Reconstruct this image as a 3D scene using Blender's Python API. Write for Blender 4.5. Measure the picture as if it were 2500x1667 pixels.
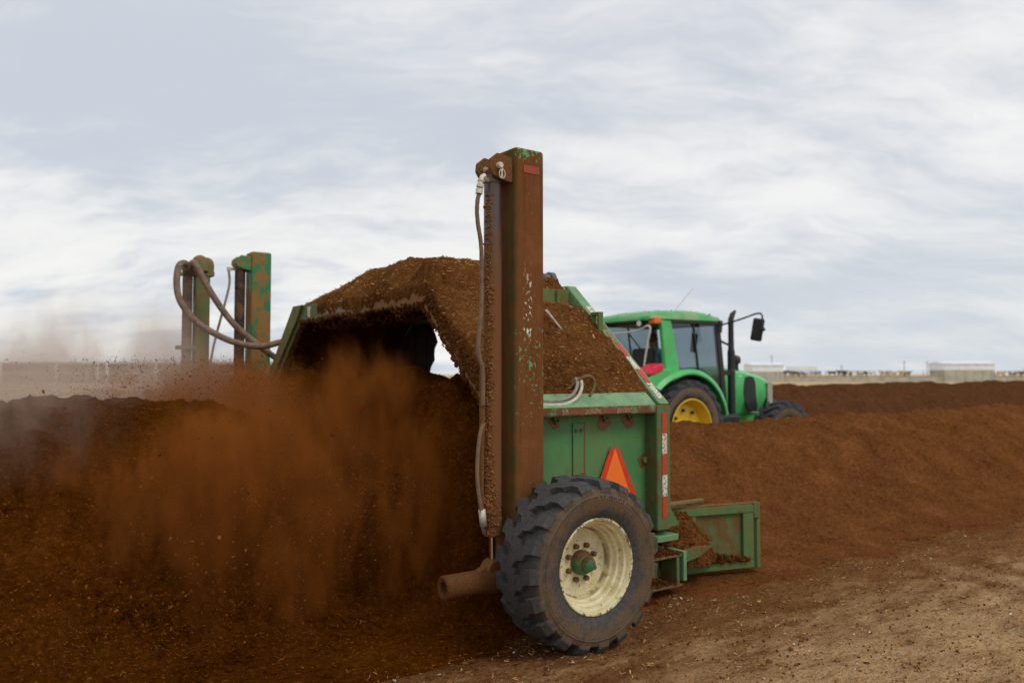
import bpy, bmesh, math, random
import numpy as np
from mathutils import Vector, Matrix

R = math.radians
random.seed(7)
rng = np.random.default_rng(11)
for o in list(bpy.data.objects):
    bpy.data.objects.remove(o)
S = bpy.context.scene
COL = S.collection

# ------------------------------------------------------------------ camera
EYE = 1.59
cam_d = bpy.data.cameras.new("camera")
cam = bpy.data.objects.new("camera", cam_d)
COL.objects.link(cam)
cam.location = (0, 0, EYE)
cam.rotation_euler = (R(90 + 2.37), 0, 0)
cam_d.lens = 28
cam_d.sensor_width = 36
cam_d.clip_start = 0.05
cam_d.clip_end = 8000
cam_d.dof.use_dof = True
cam_d.dof.focus_distance = 4.9
cam_d.dof.aperture_fstop = 1.5
S.camera = cam

# ------------------------------------------------------------------ render / exposure
S.view_settings.view_transform = 'Standard'
S.view_settings.look = 'None'
S.view_settings.gamma = 1.0
S.view_settings.exposure = 0.0
S.render.engine = 'CYCLES'
cy = S.cycles
cy.use_denoising = True
cy.max_bounces = 8
cy.diffuse_bounces = 3
cy.glossy_bounces = 3
cy.transmission_bounces = 4
cy.transparent_max_bounces = 10
cy.volume_bounces = 1
cy.volume_max_steps = 128
cy.sample_clamp_indirect = 6.0

# ------------------------------------------------------------------ sun
SUN_DIR = Vector((0.55, -0.42, 0.85)).normalized()      # towards the sun, veiled by cloud
sd = bpy.data.lights.new("sun", 'SUN')
sd.energy = 1.15
sd.angle = R(18)
sd.color = (1.0, 0.95, 0.86)
sun = bpy.data.objects.new("sun", sd)
COL.objects.link(sun)
sun.rotation_euler = SUN_DIR.to_track_quat('Z', 'Y').to_euler()


# ------------------------------------------------------------------ node helper
class N:
    def __init__(self, nt):
        self.nt = nt
        nt.nodes.clear()

    def new(self, typ, **kw):
        n = self.nt.nodes.new(typ)
        for k, v in kw.items():
            setattr(n, k, v)
        return n

    def put(self, sock, v):
        if isinstance(v, bpy.types.NodeSocket):
            self.nt.links.new(v, sock)
        elif v is not None:
            if sock.type == 'RGBA' and len(v) == 3:
                v = (*v, 1)
            sock.default_value = v

    def math(self, op, a, b=None, c=None, clamp=False):
        n = self.new('ShaderNodeMath', operation=op, use_clamp=clamp)
        for i, v in enumerate((a, b, c)):
            if v is not None:
                self.put(n.inputs[i], v)
        return n.outputs[0]

    def vmath(self, op, a, b=None):
        n = self.new('ShaderNodeVectorMath', operation=op)
        self.put(n.inputs[0], a)
        if b is not None:
            self.put(n.inputs[1], b)
        return n.outputs['Value'] if op in ('LENGTH', 'DOT_PRODUCT', 'DISTANCE') else n.outputs[0]

    def coord(self, kind='Object'):
        return self.new('ShaderNodeTexCoord').outputs[kind]

    def mapping(self, v, loc=(0, 0, 0), rot=(0, 0, 0), scale=(1, 1, 1)):
        n = self.new('ShaderNodeMapping')
        self.put(n.inputs['Vector'], v)
        n.inputs['Location'].default_value = loc
        n.inputs['Rotation'].default_value = rot
        n.inputs['Scale'].default_value = scale
        return n.outputs[0]

    def noise(self, v, scale, detail=4, rough=0.55, dist=0.0, color=False):
        n = self.new('ShaderNodeTexNoise')
        self.put(n.inputs['Vector'], v)
        n.inputs['Scale'].default_value = scale
        n.inputs['Detail'].default_value = detail
        n.inputs['Roughness'].default_value = rough
        n.inputs['Distortion'].default_value = dist
        return n.outputs['Color' if color else 'Fac']

    def voro(self, v, scale, feature='F1', out='Distance', rand=1.0):
        n = self.new('ShaderNodeTexVoronoi', feature=feature)
        self.put(n.inputs['Vector'], v)
        n.inputs['Scale'].default_value = scale
        n.inputs['Randomness'].default_value = rand
        return n.outputs[out]

    def step(self, v, lo, hi, a=0.0, b=1.0):
        n = self.new('ShaderNodeMapRange', interpolation_type='SMOOTHSTEP')
        self.put(n.inputs['Value'], v)
        for k, x in (('From Min', lo), ('From Max', hi), ('To Min', a), ('To Max', b)):
            self.put(n.inputs[k], x)
        return n.outputs[0]

    def mix(self, f, a, b, blend='MIX'):
        n = self.new('ShaderNodeMix', data_type='RGBA', blend_type=blend)
        self.put(n.inputs[0], f)
        self.put(n.inputs[6], a)
        self.put(n.inputs[7], b)
        return n.outputs[2]

    def sep(self, v):
        n = self.new('ShaderNodeSeparateXYZ')
        self.put(n.inputs[0], v)
        return n.outputs

    def comb(self, x, y, z):
        n = self.new('ShaderNodeCombineXYZ')
        for i, v in enumerate((x, y, z)):
            self.put(n.inputs[i], v)
        return n.outputs[0]

    def bump(self, h, strength=0.5, dist=0.01):
        n = self.new('ShaderNodeBump')
        n.inputs['Strength'].default_value = strength
        n.inputs['Distance'].default_value = dist
        self.put(n.inputs['Height'], h)
        return n.outputs[0]

    def surface(self, color, rough=0.6, metal=0.0, normal=None, spec=0.5, emit=None, emit_s=0.0):
        b = self.new('ShaderNodeBsdfPrincipled')
        self.put(b.inputs['Base Color'], color)
        self.put(b.inputs['Roughness'], rough)
        self.put(b.inputs['Metallic'], metal)
        self.put(b.inputs['Specular IOR Level'], spec)
        if normal is not None:
            self.put(b.inputs['Normal'], normal)
        if emit is not None:
            self.put(b.inputs['Emission Color'], emit)
            b.inputs['Emission Strength'].default_value = emit_s
        o = self.new('ShaderNodeOutputMaterial')
        self.nt.links.new(b.outputs[0], o.inputs['Surface'])
        return b


def new_mat(name):
    m = bpy.data.materials.new(name)
    m.use_nodes = True
    return m, N(m.node_tree)


def srgb(r, g, b, k=1.0):
    f = lambda c: (c / 255 / 12.92) if c / 255 <= 0.04045 else ((c / 255 + 0.055) / 1.055) ** 2.4
    return tuple(f(c) * k for c in (r, g, b))


# ------------------------------------------------------------------ world: daylight sky veiled by a thin sheet of cloud
def build_world():
    w = bpy.data.worlds.new("World")
    S.world = w
    w.use_nodes = True
    n = N(w.node_tree)
    sky = n.new('ShaderNodeTexSky', sky_type='NISHITA', sun_disc=False)
    sky.sun_elevation = math.asin(SUN_DIR.z)
    sky.sun_rotation = math.atan2(SUN_DIR.x, SUN_DIR.y)
    d = n.vmath('NORMALIZE', n.coord('Generated'))
    x, y, z = n.sep(d)
    zz = n.math('ADD', n.math('MAXIMUM', z, 0.0), 0.20)
    p = n.comb(n.math('DIVIDE', x, zz), n.math('DIVIDE', y, zz), 0.0)
    warp = n.noise(n.mapping(p, scale=(0.7, 0.7, 1)), 1.0, 3, 0.5, color=True)
    pw = n.vmath('ADD', p, n.vmath('MULTIPLY', n.vmath('SUBTRACT', warp, (0.5, 0.5, 0.5)), (0.9, 0.5, 0)))
    big = n.noise(n.mapping(pw, loc=(3.1, 1.7, 0), rot=(0, 0, R(14)), scale=(0.6, 1.0, 1)), 1.1, 5, 0.55)
    z2 = n.math('ADD', n.math('MAXIMUM', z, 0.0), 0.36)
    p2 = n.comb(n.math('DIVIDE', x, z2), n.math('DIVIDE', y, z2), 0.0)
    warp2 = n.noise(n.mapping(p2, scale=(1.3, 1.3, 1)), 1.6, 4, 0.55, color=True)
    p2 = n.vmath('ADD', p2, n.vmath('MULTIPLY', n.vmath('SUBTRACT', warp2, (0.5, 0.5, 0.5)), (0.36, 0.3, 0)))
    mid = n.noise(n.mapping(p2, loc=(8.3, 2.2, 0), rot=(0, 0, R(-24)), scale=(0.75, 1.6, 1)), 3.0, 7, 0.6, 0.0)
    fine = n.noise(n.mapping(p2, loc=(1.3, 5.2, 0), rot=(0, 0, R(-38)), scale=(0.7, 2.0, 1)), 7.0, 7, 0.64, 0.0)
    s = n.math('ADD', n.math('MULTIPLY', big, 0.45), n.math('ADD', n.math('MULTIPLY', mid, 0.36), n.math('MULTIPLY', fine, 0.19)))
    f = n.step(s, 0.42, 0.64)
    grey = n.mix(n.step(z, 0.0, 0.5), (5.7, 6.25, 7.1), (6.3, 6.65, 7.35))
    white = (9.2, 9.2, 9.1)
    c = n.mix(f, grey, white)
    # brighter, whiter band low on the left; paler and bluer low on the right
    low = n.step(z, 0.36, 0.06)
    left = n.step(x, 0.38, -0.2)
    c = n.mix(n.math('MULTIPLY', n.math('MULTIPLY', low, left), n.step(s, 0.40, 0.56, 0.08, 0.8)), c, (9.7, 9.6, 9.2))
    right = n.math('MULTIPLY', n.step(z, 0.24, 0.0), n.step(x, 0.0, 0.4))
    c = n.mix(n.math('MULTIPLY', right, 0.6), c, (7.0, 7.4, 7.75))
    c = n.mix(0.96, sky.outputs[0], c)
    bg = n.new('ShaderNodeBackground')
    n.put(bg.inputs['Color'], c)
    bg.inputs['Strength'].default_value = 0.1
    o = n.new('ShaderNodeOutputWorld')
    n.nt.links.new(bg.outputs[0], o.inputs['Surface'])


build_world()

# ------------------------------------------------------------------ numpy noise
def _hash(ix, iy, iz):
    h = (ix * 374761393 + iy * 668265263 + iz * 2147483647 * 31 + 1442695041) & 0xFFFFFFFF
    h = ((h ^ (h >> 13)) * 1274126177) & 0xFFFFFFFF
    h = ((h ^ (h >> 15)) * 2246822519) & 0xFFFFFFFF
    return ((h ^ (h >> 16)) & 0xFFFFFF) / float(0xFFFFFF)


def vnoise(x, y, z=0.0):
    x, y, z = np.broadcast_arrays(np.asarray(x, float), np.asarray(y, float), np.asarray(z, float))
    ix, iy, iz = (np.floor(a).astype(np.int64) for a in (x, y, z))
    fx, fy, fz = x - ix, y - iy, z - iz
    fx, fy, fz = (a * a * (3 - 2 * a) for a in (fx, fy, fz))
    r = 0
    for dx in (0, 1):
        for dy in (0, 1):
            for dz in (0, 1):
                w = (fx if dx else 1 - fx) * (fy if dy else 1 - fy) * (fz if dz else 1 - fz)
                r = r + w * _hash(ix + dx, iy + dy, iz + dz)
    return r * 2 - 1


def fbm(x, y, z=0.0, octv=4, gain=0.5):
    r, a = 0, 1.0
    for i in range(octv):
        r = r + a * vnoise(np.asarray(x) * 2 ** i + 17.3 * i, np.asarray(y) * 2 ** i - 9.1 * i, np.asarray(z) * 2 ** i + 4.7 * i)
        a *= gain
    return r


def sstep(a, b, x):
    t = np.clip((np.asarray(x, float) - a) / (b - a), 0, 1)
    return t * t * (3 - 2 * t)


# ------------------------------------------------------------------ mesh helpers
def link(name, me, mat=None, parent=None):
    o = bpy.data.objects.new(name, me)
    COL.objects.link(o)
    if mat is not None:
        me.materials.append(mat)
    if parent is not None:
        o.parent = parent
    return o


def finish(me, smooth):
    if smooth is True:
        me.polygons.foreach_set('use_smooth', [True] * len(me.polygons))
    elif smooth:
        me.polygons.foreach_set('use_smooth', [True] * len(me.polygons))
        me.set_sharp_from_angle(angle=R(smooth))
    me.update()


def obj(name, bm, mat, parent=None, smooth=False, bevel=0.0, off=(0, 0, 0), seg=2):
    if any(off):
        bmesh.ops.translate(bm, verts=bm.verts, vec=-Vector(off))
    bmesh.ops.recalc_face_normals(bm, faces=bm.faces)
    me = bpy.data.meshes.new(name)
    bm.to_mesh(me)
    bm.free()
    finish(me, smooth)
    o = link(name, me, mat, parent)
    if bevel:
        b = o.modifiers.new('bevel', 'BEVEL')
        b.width = bevel
        b.segments = seg
        b.limit_method = 'ANGLE'
        b.angle_limit = R(35)
    return o


def grid_obj(name, P, mat, parent=None, off=(0, 0, 0), flip=False):
    n, m = P.shape[:2]
    v = (P.reshape(-1, 3) - np.array(off)).astype(np.float32)
    i = np.arange(n * m).reshape(n, m)
    a, b, c, d = i[:-1, :-1].ravel(), i[1:, :-1].ravel(), i[1:, 1:].ravel(), i[:-1, 1:].ravel()
    q = np.stack((a, d, c, b) if flip else (a, b, c, d), 1)
    return link(name, quads_mesh(name, v, q, True), mat, parent)


def quads_mesh(name, v, q, smooth=False):
    me = bpy.data.meshes.new(name)
    me.vertices.add(len(v))
    me.vertices.foreach_set('co', np.ascontiguousarray(v, np.float32).ravel())
    k = len(q)
    me.loops.add(4 * k)
    me.loops.foreach_set('vertex_index', np.ascontiguousarray(q, np.int32).ravel())
    me.polygons.add(k)
    me.polygons.foreach_set('loop_start', np.arange(0, 4 * k, 4, dtype=np.int32))
    me.polygons.foreach_set('use_smooth', np.full(k, bool(smooth)))
    me.update(calc_edges=True)
    me.validate()
    return me


BOXV = np.array([[x, y, z] for x in (-.5, .5) for y in (-.5, .5) for z in (-.5, .5)])
BOXQ = np.array([[0, 1, 3, 2], [4, 6, 7, 5], [0, 4, 5, 1], [2, 3, 7, 6], [0, 2, 6, 4], [1, 5, 7, 3]])


def chips_obj(name, pos, dims, mat, flat=0.0, parent=None):
    """many tiny irregular slivers as one mesh; flat 1 lies them down"""
    n = len(pos)
    a = rng.normal(size=(n, 3))
    a[:, 2] *= (1 - flat)
    a /= np.linalg.norm(a, axis=1)[:, None]
    b = rng.normal(size=(n, 3)) * (1 - flat * .8) + np.array([0, 0, 1]) * flat * 2
    c = np.cross(a, b)
    c /= np.linalg.norm(c, axis=1)[:, None]
    b = np.cross(c, a)
    V = BOXV[None] * dims[:, None, :] * (1 + .5 * rng.uniform(-1, 1, (n, 8, 1)))
    W = V[:, :, 0:1] * a[:, None] + V[:, :, 1:2] * c[:, None] + V[:, :, 2:3] * b[:, None] + pos[:, None]
    Q = (BOXQ[None] + (np.arange(n) * 8)[:, None, None]).reshape(-1, 4)
    return link(name, quads_mesh(name, W.reshape(-1, 3), Q), mat, parent)


def box(bm, x0, x1, y0, y1, z0, z1):
    vs = [bm.verts.new((x, y, z)) for x in (x0, x1) for y in (y0, y1) for z in (z0, z1)]
    for f in BOXQ:
        bm.faces.new([vs[i] for i in f])
    return vs


def obox(bm, c, sx, sy, sz, rot):
    m = Matrix.Translation(c) @ rot.to_4x4()
    vs = [bm.verts.new(m @ Vector((x * sx / 2, y * sy / 2, z * sz / 2))) for x in (-1, 1) for y in (-1, 1) for z in (-1, 1)]
    for f in BOXQ:
        bm.faces.new([vs[i] for i in f])


def beam(bm, a, b, w, h, up=(0, 0, 1)):
    a, b = Vector(a), Vector(b)
    d = (b - a)
    L = d.length
    d.normalize()
    up = Vector(up)
    s = d.cross(up).normalized()
    t = s.cross(d).normalized()
    obox(bm, (a + b) / 2, L, w, h, Matrix((d, s, t)).transposed())


def prism(bm, pts, axis, a, b):
    """pts 2-d outline; axis x: pts are (y,z); y: (x,z); z: (x,y)"""
    def P(p, t):
        return {'x': (t, p[0], p[1]), 'y': (p[0], t, p[1]), 'z': (p[0], p[1], t)}[axis]
    A = [bm.verts.new(P(p, a)) for p in pts]
    B = [bm.verts.new(P(p, b)) for p in pts]
    n = len(pts)
    bm.faces.new(A)
    bm.faces.new(B[::-1])
    for i in range(n):
        bm.faces.new((A[i], A[(i + 1) % n], B[(i + 1) % n], B[i]))


def catmull(pts, k=6):
    P = [Vector(p) for p in pts]
    out = []
    for i in range(len(P) - 1):
        p0, p1, p2, p3 = P[max(i - 1, 0)], P[i], P[i + 1], P[min(i + 2, len(P) - 1)]
        for j in range(k):
            t = j / k
            out.append(0.5 * ((2 * p1) + (p2 - p0) * t + (2 * p0 - 5 * p1 + 4 * p2 - p3) * t * t + (3 * p1 - p0 - 3 * p2 + p3) * t ** 3))
    out.append(P[-1])
    return out


def tube(bm, pts, r, seg=10, smooth=0, wob=0.0):
    P = catmull(pts, smooth) if smooth else [Vector(p) for p in pts]
    n = len(P)
    rs = r if isinstance(r, (list, tuple)) else [r] * n
    rings = []
    ref = Vector((0.13, 0.31, 0.94))
    for i, p in enumerate(P):
        d = (P[min(i + 1, n - 1)] - P[max(i - 1, 0)]).normalized()
        s = d.cross(ref)
        if s.length < 1e-3:
            s = d.cross(Vector((1, 0, 0)))
        s.normalize()
        t = s.cross(d).normalized()
        ref = t if abs(t.dot(d)) < .9 else ref
        q = rs[i] if len(rs) == n else rs[0]
        rings.append([bm.verts.new(p + (s * math.cos(2 * math.pi * k / seg) + t * math.sin(2 * math.pi * k / seg)) * (q + random.uniform(-wob, wob))) for k in range(seg)])
    for i in range(n - 1):
        for k in range(seg):
            bm.faces.new((rings[i][k], rings[i][(k + 1) % seg], rings[i + 1][(k + 1) % seg], rings[i + 1][k]))
    bm.faces.new(rings[0])
    bm.faces.new(rings[-1][::-1])


def lathe(bm, prof, c=(0, 0, 0), axis='y', seg=48, closed=False, caps=True):
    """prof: (along axis, radius)"""
    rings = []
    for a, r in prof:
        ring = []
        for k in range(seg):
            t = 2 * math.pi * k / seg
            x, y = r * math.cos(t), r * math.sin(t)
            p = {'y': (x, a, y), 'z': (x, y, a), 'x': (a, x, y)}[axis]
            ring.append(bm.verts.new(Vector(p) + Vector(c)))
        rings.append(ring)
    m = len(rings)
    for i in range(m if closed else m - 1):
        A, B = rings[i], rings[(i + 1) % m]
        for k in range(seg):
            bm.faces.new((A[k], A[(k + 1) % seg], B[(k + 1) % seg], B[k]))
    if not closed and caps:
        if prof[0][1] > 1e-4:
            bm.faces.new(rings[0][::-1])
        if prof[-1][1] > 1e-4:
            bm.faces.new(rings[-1])


def ball(bm, c, rx, ry=None, rz=None, seg=16):
    m = Matrix.Translation(c) @ Matrix.Diagonal((rx, ry or rx, rz or rx, 1))
    bmesh.ops.create_uvsphere(bm, u_segments=seg, v_segments=seg // 2 + 2, radius=1, matrix=m)


def tag(o, label=None, cat=None, group=None, kind=None):
    for k, v in (('label', label), ('category', cat), ('group', group), ('kind', kind)):
        if v:
            o[k] = v
    return o


def lump_mesh(name, pts, rlo, rhi):
    bm = bmn()
    bmesh.ops.create_icosphere(bm, subdivisions=1, radius=1)
    tv = np.array([v.co[:] for v in bm.verts])
    tf = np.array([[v.index for v in f.verts] for f in bm.faces])
    bm.free()
    pts = np.array([tuple(p) for p in pts])
    n = len(pts)
    q = rng.normal(size=(n, 3, 3))
    a = q[:, 0] / np.linalg.norm(q[:, 0], axis=1)[:, None]
    b = np.cross(a, q[:, 1])
    b /= np.linalg.norm(b, axis=1)[:, None]
    c = np.cross(a, b)
    r = rng.uniform(rlo, rhi, n) * rng.uniform(.6, 1, n)
    V = tv[None] * np.stack((r, r * rng.uniform(.5, 1.1, n), r * rng.uniform(.4, 1.1, n)), -1)[:, None] * (1 + .3 * rng.uniform(-1, 1, (n, len(tv), 1)))
    Wd = V[..., 0:1] * a[:, None] + V[..., 1:2] * b[:, None] + V[..., 2:3] * c[:, None] + pts[:, None]
    F = (tf[None] + (np.arange(n) * len(tv))[:, None, None]).reshape(-1, 3)
    me = bpy.data.meshes.new(name)
    me.from_pydata(Wd.reshape(-1, 3).tolist(), [], F.tolist())
    finish(me, True)
    return me


def rough_lumps(name, pts, rlo, rhi, mat, label):
    o = link(name, lump_mesh(name, pts, rlo, rhi), mat)
    tag(o, label, 'compost', kind='stuff')
    return o


def empty(name, loc, rz=0.0, parent=None):
    o = bpy.data.objects.new(name, None)
    COL.objects.link(o)
    o.location = loc
    o.rotation_euler = (0, 0, rz)
    o.empty_display_size = 0.3
    o.parent = parent
    return o


def copy_tree(o, parent=None):
    c = o.copy()
    COL.objects.link(c)
    c.parent = parent
    for ch in list(o.children):
        copy_tree(ch, c)
    return c


# ------------------------------------------------------------------ the line of work: u along the windrow, v across it
TH = R(35.5)
CU, SU = math.cos(TH), math.sin(TH)


def W(u, v, z=0.0):
    return Vector((u * CU - v * SU, u * SU + v * CU, z))


def Wn(U, V, Z):
    return np.stack((U * CU - V * SU, U * SU + V * CU, Z), -1)


VC = 6.45           # centre line of the windrow being turned

# ------------------------------------------------------------------ materials
def compost_mat(name, dark, mid, light, chip=(0.36, 0.2, 0.09), fine=1.0, chips=1.0):
    m, n = new_mat(name)
    c = n.coord()
    a = n.noise(c, 2.2, 5, 0.6)
    b = n.noise(c, 22 * fine, 6, 0.72)
    g = n.noise(n.mapping(c, rot=(0.3, 0.5, 0.9), scale=(.6, 1.3, 1)), 62 * fine, 4, 0.7)
    e = n.noise(c, 130 * fine, 3, 0.7)
    t = n.math('ADD', n.math('MULTIPLY', a, 0.22), n.math('ADD', n.math('MULTIPLY', b, 0.34), n.math('ADD', n.math('MULTIPLY', g, 0.26), n.math('MULTIPLY', e, 0.18))))
    col = n.mix(n.step(t, 0.40, 0.505), dark, mid)
    col = n.mix(n.step(t, 0.50, 0.61), col, light)
    # slivers of straw and bark
    v1 = n.voro(n.mapping(c, rot=(0.4, 0.7, 0.3), scale=(38, 120, 70)), fine, out='Color')
    d1 = n.voro(n.mapping(c, rot=(0.4, 0.7, 0.3), scale=(38, 120, 70)), fine)
    v2 = n.voro(n.mapping(c, rot=(1.1, -0.5, 1.9), scale=(110, 34, 80)), fine, out='Color')
    d2 = n.voro(n.mapping(c, rot=(1.1, -0.5, 1.9), scale=(110, 34, 80)), fine)
    for v, d, th in ((v1, d1, 0.955), (v2, d2, 0.965)):
        r = n.sep(v)[0]
        k = n.math('MULTIPLY', n.step(r, th - 0.01 * chips, th + 0.02), n.step(d, 0.42, 0.25))
        col = n.mix(n.math('MULTIPLY', k, 0.8 * min(chips, 1)), col, chip)
    h = n.math('ADD', n.math('MULTIPLY', b, 0.6), n.math('ADD', n.math('MULTIPLY', g, 0.4), n.math('MULTIPLY', e, 0.25)))
    nor = n.bump(h, 1.0, 0.05)
    n.surface(col, 1.0, 0, nor, 0.0)
    return m


M = {}
M['compost'] = compost_mat('compost', (0.082, 0.0285, 0.0090), (0.190, 0.069, 0.0205), (0.315, 0.128, 0.044), chip=(0.44, 0.24, 0.10))
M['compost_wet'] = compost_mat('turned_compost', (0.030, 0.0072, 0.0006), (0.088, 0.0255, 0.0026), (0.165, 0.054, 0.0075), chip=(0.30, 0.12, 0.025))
M['compost_dry'] = compost_mat('settled_compost', (0.062, 0.0215, 0.006), (0.165, 0.063, 0.018), (0.33, 0.148, 0.050), chip=(0.5, 0.3, 0.14), chips=2.2)
M['compost_far'] = compost_mat('far_compost', (0.05, 0.022, 0.0095), (0.10, 0.040, 0.0165), (0.145, 0.058, 0.025), fine=0.4)


def ground_mat():
    m, n = new_mat('yard_ground')
    c = n.coord()                                   # metres
    r = n.mapping(c, rot=(0, 0, -TH))
    u, v, _ = n.sep(r)
    a = n.noise(c, 0.9, 5, 0.6)
    b = n.noise(n.mapping(r, scale=(0.45, 1.3, 1)), 4.5, 7, 0.68)
    e = n.noise(n.mapping(r, scale=(0.5, 1.25, 1)), 26, 6, 0.75)
    q = n.noise(n.mapping(r, scale=(0.6, 1.2, 1)), 64, 4, 0.7)
    g = n.noise(c, 140, 3, 0.7)
    fine = n.math('ADD', n.math('MULTIPLY', e, .36), n.math('ADD', n.math('MULTIPLY', q, .36), n.math('MULTIPLY', g, .28)))
    # loose litter thins out away from the windrow
    dist = n.math('SUBTRACT', 4.5, v)               # metres out from the windrow foot
    dist = n.math('ADD', dist, n.math('MULTIPLY', n.math('SUBTRACT', a, 0.5), 1.5))
    near = n.step(dist, 2.75, 0.0)
    tan = n.mix(n.step(fine, 0.42, 0.58), (0.29, 0.158, 0.066), (0.68, 0.445, 0.235))
    litter = n.mix(n.step(fine, 0.40, 0.60), (0.085, 0.032, 0.0105), (0.37, 0.175, 0.068))
    fresh = n.mix(n.step(fine, 0.40, 0.60), (0.07, 0.025, 0.0075), (0.25, 0.105, 0.036))
    wet = n.mix(n.step(fine, 0.40, 0.60), (0.034, 0.009, 0.001), (0.15, 0.05, 0.0095))
    litter = n.mix(n.step(dist, 1.15, -0.1), litter, fresh)
    k = n.math('ADD', n.math('MULTIPLY', near, 1.0), n.math('ADD', n.math('MULTIPLY', n.math('SUBTRACT', b, 0.5), 1.5), n.math('MULTIPLY', n.math('SUBTRACT', fine, 0.5), 1.2)))
    col = n.mix(n.step(k, 0.05, 0.75), tan, litter)
    # behind the machine the ground is buried in fresh damp compost
    bk = n.math('ADD', n.math('SUBTRACT', 3.35, u), n.math('MULTIPLY', n.math('SUBTRACT', fine, .5), 1.0))
    wk = n.math('MULTIPLY', n.step(bk, 0.0, 0.9), n.step(n.math('ADD', dist, n.math('MULTIPLY', n.math('SUBTRACT', fine, .5), 2.4)), 1.05, 0.35))
    col = n.mix(wk, col, wet)
    # dark crumbs of old compost, thrown in streaks along the work
    s = n.math('ADD', n.math('MULTIPLY', e, .45), n.math('ADD', n.math('MULTIPLY', q, .25), n.math('MULTIPLY', b, .30)))
    crumbs = n.math('MULTIPLY', n.step(s, 0.525, 0.575), n.step(wk, 1.0, 0.3))
    col = n.mix(n.math('MULTIPLY', crumbs, 0.70), col, (0.07, 0.029, 0.010))
    # far away: dry straw-coloured grassland
    far = n.step(n.math('ADD', v, n.math('MULTIPLY', n.math('SUBTRACT', n.noise(c, 0.05, 4, 0.6), 0.5), 12)), 24, 34)
    grass = n.mix(n.noise(n.mapping(c, scale=(0.4, 1.6, 1)), 0.12, 5, 0.6), (0.44, 0.31, 0.15), (0.62, 0.47, 0.27))
    col = n.mix(far, col, grass)
    nor = n.bump(n.math('ADD', n.math('MULTIPLY', e, .6), n.math('ADD', n.math('MULTIPLY', q, .4), n.math('MULTIPLY', g, .25))), 1.0, 0.04)
    n.surface(col, 1.0, 0, nor, 0.0)
    return m


M['ground'] = ground_mat()


def paint(name, base, dirt=(0.168, 0.067, 0.019), amount=0.45, scale=5.0, rust=0.15, rough=0.5, top=0.35, fleck=0.0, zgrad=None, soft=0.1, ygrad=None):
    """painted steel under caked brown dust; amount 0 clean .. 1 covered"""
    m, n = new_mat(name)
    c = n.coord()
    g = n.new('ShaderNodeNewGeometry')
    nz = n.sep(g.outputs['Normal'])[2]
    a = n.noise(c, scale, 7, 0.65)
    b = n.noise(n.mapping(c, scale=(1, 1, 0.35)), scale * 3.2, 6, 0.7)
    e = n.noise(c, 90, 4, 0.7)
    t = n.math('ADD', n.math('MULTIPLY', a, .5), n.math('ADD', n.math('MULTIPLY', b, .3), n.math('MULTIPLY', e, .2)))
    t = n.math('ADD', t, n.math('MULTIPLY', n.step(nz, 0.2, 0.8), top))
    if zgrad:
        z = n.sep(c)[2]
        t = n.math('ADD', t, n.step(z, zgrad[0], zgrad[1], zgrad[2], 0.0))
    if ygrad:
        y = n.sep(c)[1]
        t = n.math('ADD', t, n.step(y, ygrad[0], ygrad[1], ygrad[2], 0.0))
    th = 0.78 - 0.56 * amount
    k = n.step(t, th - soft, th + soft)
    pb = n.mix(n.step(a, 0.35, 0.65), tuple(x * .82 for x in base), tuple(min(1, x * 1.15) for x in base))
    rr = n.step(n.noise(n.mapping(c, loc=(5, 3, 1)), 9, 6, 0.65), 0.72 - rust * .3, 0.76 - rust * .3)
    pb = n.mix(n.math('MULTIPLY', rr, 0.8), pb, (0.16, 0.055, 0.022))
    db = n.mix(n.step(e, 0.35, 0.65), tuple(x * .72 for x in dirt), tuple(x * 1.25 for x in dirt))
    col = n.mix(n.math('MULTIPLY', k, 0.96), pb, db)
    rgh = n.step(k, 0, 1, rough, 0.95)
    h = n.math('ADD', n.math('MULTIPLY', k, 0.5), n.math('MULTIPLY', n.math('MULTIPLY', e, k), 0.6))
    n.surface(col, rgh, 0, n.bump(h, 0.6, 0.006), 0.35)
    return m


GREEN = (0.072, 0.245, 0.076)
M['green'] = paint('green_paint_dusty', GREEN, amount=0.46, rust=0.12, soft=.2)
M['green_panel'] = paint('green_panel_paint', (0.082, 0.255, 0.088), amount=0.30, rust=0.22, scale=3.4, soft=.2)
M['green_dirty'] = paint('green_paint_caked', (0.07, 0.21, 0.075), amount=0.52, scale=6)
M['green_pale'] = paint('faded_green_paint', (0.15, 0.30, 0.13), amount=0.36, scale=8, top=-0.05, soft=0.04)
M['caked'] = paint('caked_steel', (0.05, 0.14, 0.05), amount=0.88, scale=6)
M['arch'] = paint('arch_paint', (0.085, 0.15, 0.055), dirt=(0.22, 0.10, 0.034), amount=0.42, scale=7, ygrad=(-.7, 1.2, .38), soft=.06, top=.1)
M['olive'] = paint('olive_dusty_paint', (0.14, 0.19, 0.06), dirt=(0.22, 0.12, 0.05), amount=0.48, scale=4)
M['far_green'] = paint('far_mast_paint', (0.035, 0.23, 0.085), dirt=(0.30, 0.15, 0.045), amount=0.475, scale=4.6, soft=0.012, zgrad=(2.45, 2.75, 0.05))


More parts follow.
